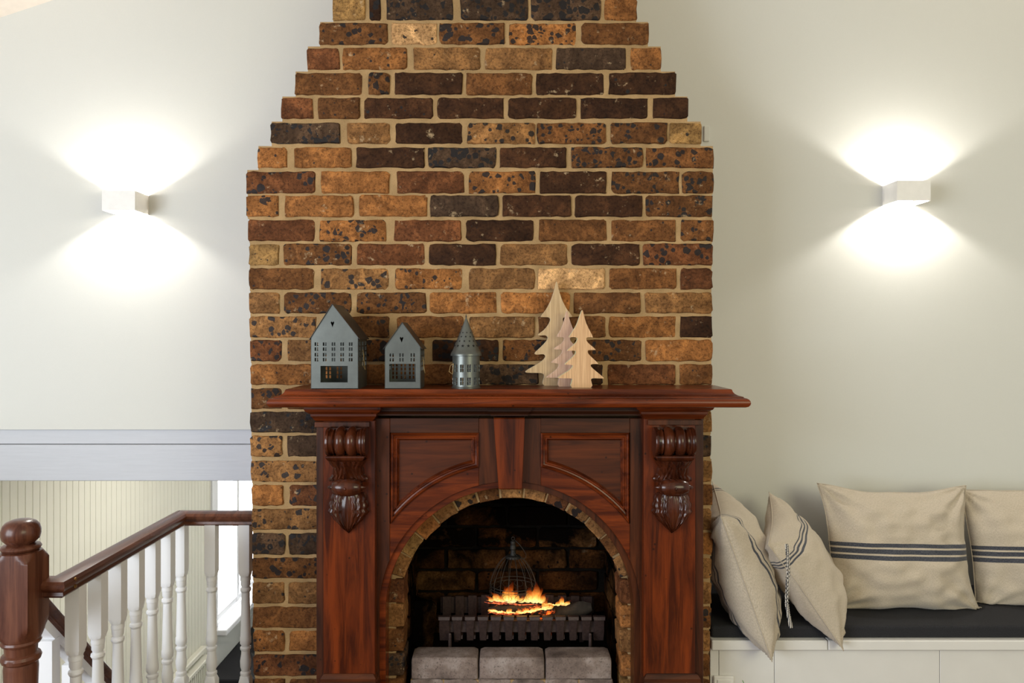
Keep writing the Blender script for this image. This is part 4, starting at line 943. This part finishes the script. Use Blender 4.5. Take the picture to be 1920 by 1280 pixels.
# braided tie
mbt, nt, b = mat_new('braid'); wvt = N(nt, 'ShaderNodeTexWave', Scale=60.0, Distortion=2.0); L(nt, mapping(nt, (1, 1, 2)), wvt.inputs['Vector'])
L(nt, ramp(nt, wvt.outputs[0], [(.4, srgb(50, 52, 62)), (.6, srgb(212, 204, 190))]), b.inputs['Base Color']); b.inputs['Roughness'].default_value = .9
g = MB(); YT = 2.46
bp_ = [(1475, 1020), (1477, 1040), (1478, 1070), (1476, 1100), (1475, 1130), (1478, 1150), (1481, 1165), (1483, 1176)]
for s in (0, 2*pi/3, 4*pi/3):
    pts = []
    for i in range(85):
        t = i/84*(len(bp_)-1); j = min(int(t), len(bp_)-2); f_ = t-j; x = bp_[j][0]*(1-f_)+bp_[j+1][0]*f_; y_ = bp_[j][1]*(1-f_)+bp_[j+1][1]*f_
        pts.append((px(x, YT)+.0042*cos(i*.75+s), YT+.003*sin(i*.75+s), pz(y_, YT)))
    g.tube(pts, .0026, 5)
tie = g.make('braided_tie', mbt, None, True); childof(tie, r2)

# a leaf tip poking up at the bottom of the frame
ml_ = paint('leaf_green', srgb(70, 120, 40), .5)
pp = empty('potted_plant', (px(1401, 2.45), 2.45, 0), 'green plant tip in front of the bench at the bottom edge', 'plant')
childof(MB().lathe([(.05, 0), (.07, .12), (.075, .125), (.068, .125), (.06, .10), (0, .10)], 'z', (px(1401, 2.45), 2.45, 0), 24).make('pot', MLWHITE if False else MLAMP, None, .6), pp)
childof(MB().tube([(px(1401, 2.45), 2.45, .10), (px(1399, 2.45), 2.45, .25), (px(1402, 2.45), 2.45, pz(1283, 2.45))], .002, 6).make('stem', ml_, None, True), pp)
for s, tz in ((-1, 1278), (1, 1279), (.2, 1281)):
    b0 = Vector((px(1401, 2.45), 2.45, pz(1294, 2.45))); tp = Vector((px(1401+s*7, 2.45), 2.45-.01*s, pz(tz, 2.45)))
    rings = []
    for t in range(7):
        q = t/6; wv_ = .006*sin(pi*(q*.9+.05)); p = b0.lerp(tp, q)
        rings.append([p+Vector((0, -wv_, .0)), p+Vector((.0008, 0, .0015)), p+Vector((0, wv_, 0)), p+Vector((-.0008, 0, -.0005))])
    childof(MB().rings(rings).make('leaf', ml_, None, True), pp)

# small white cable cover beside the chimney top
tag(bevel(MB().box(px(1319, YW), px(1329, YW), YW-.012, YW, pz(266, YW), pz(237, YW)).make('cable_cover', MW), .002), 'small cream cover strip on the wall beside the chimney step', 'cable cover')

# ---------------------------------------------------------------- landing balustrade
RX = -1.142; RY7 = 2.68; zr_top = pz(958, RY7); zr_bot = pz(983, RY7)
rail_w = .030
bal = empty('landing_balustrade', (RX, 2.3, 0), 'level balustrade with brown handrail from the ball topped newel to the chimney', 'balustrade')
hw_ = .032; HT = zr_top-zr_bot
rp = [(-.016, 0), (.016, 0), (.022, .006), (.020, .014), (.027, .020), (.030, .027), (.030, .034), (.024, .041), (.012, .045), (-.012, .045), (-.024, .041), (-.030, .034), (-.030, .027), (-.027, .020), (-.020, .014), (-.022, .006)]
rp = [(a_*1.05, b_*HT/.045) for a_, b_ in rp]
def rail(path, name, parent):
    P = [Vector(p) for p in path]; rings = []
    for i, p in enumerate(P):
        d0 = (P[i]-P[i-1]).normalized() if i else None; d1 = (P[i+1]-P[i]).normalized() if i < len(P)-1 else None
        n0 = Vector((d0.y, -d0.x, 0)) if d0 else None; n1 = Vector((d1.y, -d1.x, 0)) if d1 else None
        if n0 is None: m, k_ = n1, 1
        elif n1 is None: m, k_ = n0, 1
        else: m = (n0+n1).normalized(); k_ = 1/m.dot(n0)
        rings.append([p+m*k_*u_+Vector((0, 0, h_)) for u_, h_ in rp])
    o = MB().rings(rings).make(name, MRAIL, None, .5); return childof(o, parent)
Yn = 1.905; xN = px(18.5, 1.862); 
Yr0 = pz(0, 1) and 1.945
rail([(xN+.04, Yr0, zr_bot), (RX, Yr0, zr_bot), (RX, RY7, zr_bot), (-.86, RY7, zr_bot)], 'handrail', bal)
def bal_prof(zt_, zbk, z_base, sc=1.0):
    q = .0185; s = .707*2*q/1.414*1.42
    L_ = [( .030, z_base), (.030, z_base+.20)]
    zz = zbk
    d = [(.030, 0), (.0215, -.012), (.0185, -.014), (.0175, -.020), (.0188, -.024), (.0180, -.030), (.0168, -.031), (.0165, -.046), (.0130, -.054), (.0180, -.058), (.0190, -.064), (.0160, -.070), (.0140, -.072), (.0145, -.10), (.0175, -.228), (.0190, -.232), (.0190, -.252), (.0150, -.258), (.0130, -.262), (.0185, -.266), (.0185, -.272), (.0145, -.278), (.0150, -.290), (.0188, -.315), (.0178, -.335), (.0135, -.350), (.0180, -.354), (.0185, -.360), (.0165, -.365), (.0195, -.370), (.0300, -.384)]
    out_ = [(r_, zz+h) for r_, h in d]
    return [(.030, zt_), (.030, zbk+.001)]+out_+[(.030, zz-.385), (.030, z_base)]
def baluster(x, y_, zt_, zbk, zbase, parent, proto=[None]):
    g = MB(); g.lathe([(r_, h) for r_, h in bal_prof(zt_, zbk, zbase)], 'z', (0, 0, 0), 32, sq=.0188)
    if zt_ < 0: pass
    return g.make('baluster', MBAL, parent, .6, loc=(x, y_, 0))
zbk = pz(1071, RY7); b0 = None; ys = [2.02+.110*i for i in range(7)]
spots = [(RX, y_) for y_ in ys]+[(px(397, RY7), RY7), (px(460.5, RY7), RY7)]
for i, (x, y_) in enumerate(spots):
    if b0 is None: b0 = baluster(x, y_, zr_bot+.006, zbk, 0, None); o = b0
    else: o = b0.copy(); COL.objects.link(o); o.location = (x, y_, 0)
    childof(o, bal)
childof(MB().lathe([(.005, -.002), (.0045, .001), (0, .0015)], 'x', (RX+.031, Yr0+.02, zr_bot+.018), 10).make('screw', MBRASS), bal)
childof(MB().lathe([(.005, -.002), (.0045, .001), (0, .0015)], 'x', (RX+.031, Yr0+.02, zr_bot+.036), 10).make('screw', MBRASS), bal)

# newel with a ball cap
nw = empty('newel_post', (xN, Yn, 0), 'brown turned newel post with a round ball cap at the left edge', 'newel post')
kz = 1.905/F; Zn = lambda v: pz(v, 1.905)
q = .0443
body = [(.062, 0), (.062, Zn(1330)), (.040, Zn(1318)), (.036, Zn(1312)), (.039, Zn(1250)), (.0375, Zn(1240)), (.0435, Zn(1236)), (.046, Zn(1230)), (.043, Zn(1225)), (.036, Zn(1222)), (.037, Zn(1212)), (.038, Zn(1207)), (.043, Zn(1205)), (.046, Zn(1201)), (.043, Zn(1197)), (.046, Zn(1193)), (.051, Zn(1184)), (.060, Zn(1172)), (.0665, Zn(1162)), (.0665, Zn(1161.5)), (.0665, Zn(1050.5)), (.0665, Zn(1050)), (.058, Zn(1044)), (.052, Zn(1038)), (.047, Zn(1033)), (.040, Zn(1031)), (.033, Zn(1030))]
childof(MB().lathe(body, 'z', (xN, Yn, 0), 48, sq=q).make('post', MNEW, None, .5), nw)
cap = [(.036, Zn(1031)), (.043, Zn(1029)), (.046, Zn(1025)), (.043, Zn(1021)), (.036, Zn(1019)), (.030, Zn(1018)), (.034, Zn(1015)), (.042, Zn(1009)), (.0445, Zn(1001)), (.0445, Zn(993)), (.041, Zn(984)), (.034, Zn(978)), (.022, Zn(974)), (.010, Zn(973)), (0, Zn(972.5))]
childof(MB().lathe(cap, 'z', (xN, Yn, 0), 40).make('ball_cap', MNEW, None, .9), nw)

# descending stair balustrade, further left
sb_ = empty('stair_balustrade', (-1.27, 2.4, 0), 'stair balustrade with dark handrail sloping down behind the landing balusters', 'balustrade')
SX = -1.255; sl = -1.03
p0y, p0z = 1.97, .777+1.03*(2.055-1.97)+.0
rings = []
for yy in (p0y, 4.0):
    zz = p0z+sl*(yy-p0y); rings.append([(SX+u_, yy, zz+h_*1.2-.045) for u_, h_ in rp])
childof(MB().rings(rings).make('handrail', MRAIL, None, .5), sb_)
rings = []
for yy in (p0y+.01, 3.98):
    zz = p0z+sl*(yy-p0y)-.045; rings.append([(SX-.017, yy, zz-.032), (SX+.017, yy, zz-.032), (SX+.017, yy, zz+.002), (SX-.017, yy, zz+.002)])
childof(MB().rings(rings).make('rail_fillet', MBAL), sb_)
rings = []
for yy in (p0y+.01, 4.0):
    zz = p0z+sl*(yy-p0y)-.95; rings.append([(SX-.03, yy, zz-.25), (SX+.03, yy, zz-.25), (SX+.03, yy, zz+.02), (SX-.03, yy, zz+.02)])
childof(MB().rings(rings).make('string_board', MBAL), sb_)
s0 = None
for i in range(16):
    yy = 2.09+i*.11; zt_ = p0z+sl*(yy-p0y)-.075
    if s0 is None: s0 = baluster(SX, yy, .0, -.155, -.92, None); o = s0; o.location = (SX, yy, zt_)
    else: o = s0.copy(); COL.objects.link(o); o.location = (SX, yy, zt_)
    childof(o, sb_)
stf = empty('staircase', (-1.8, 2.8, -1.75), 'stair flight going down from the landing to the lower room', 'staircase')
for i in range(9):
    yy = 1.80+i*.19; zz = -.175*(i+1)-.0
    childof(bevel(MB().box(-2.40, SX-.035, yy, yy+.21, zz-.03, zz).make('tread', MFLOOR), .003), stf)
    childof(MB().box(-2.40, SX-.035, yy+.0, yy+.015, zz, zz+.143).make('riser', MBAL), stf)
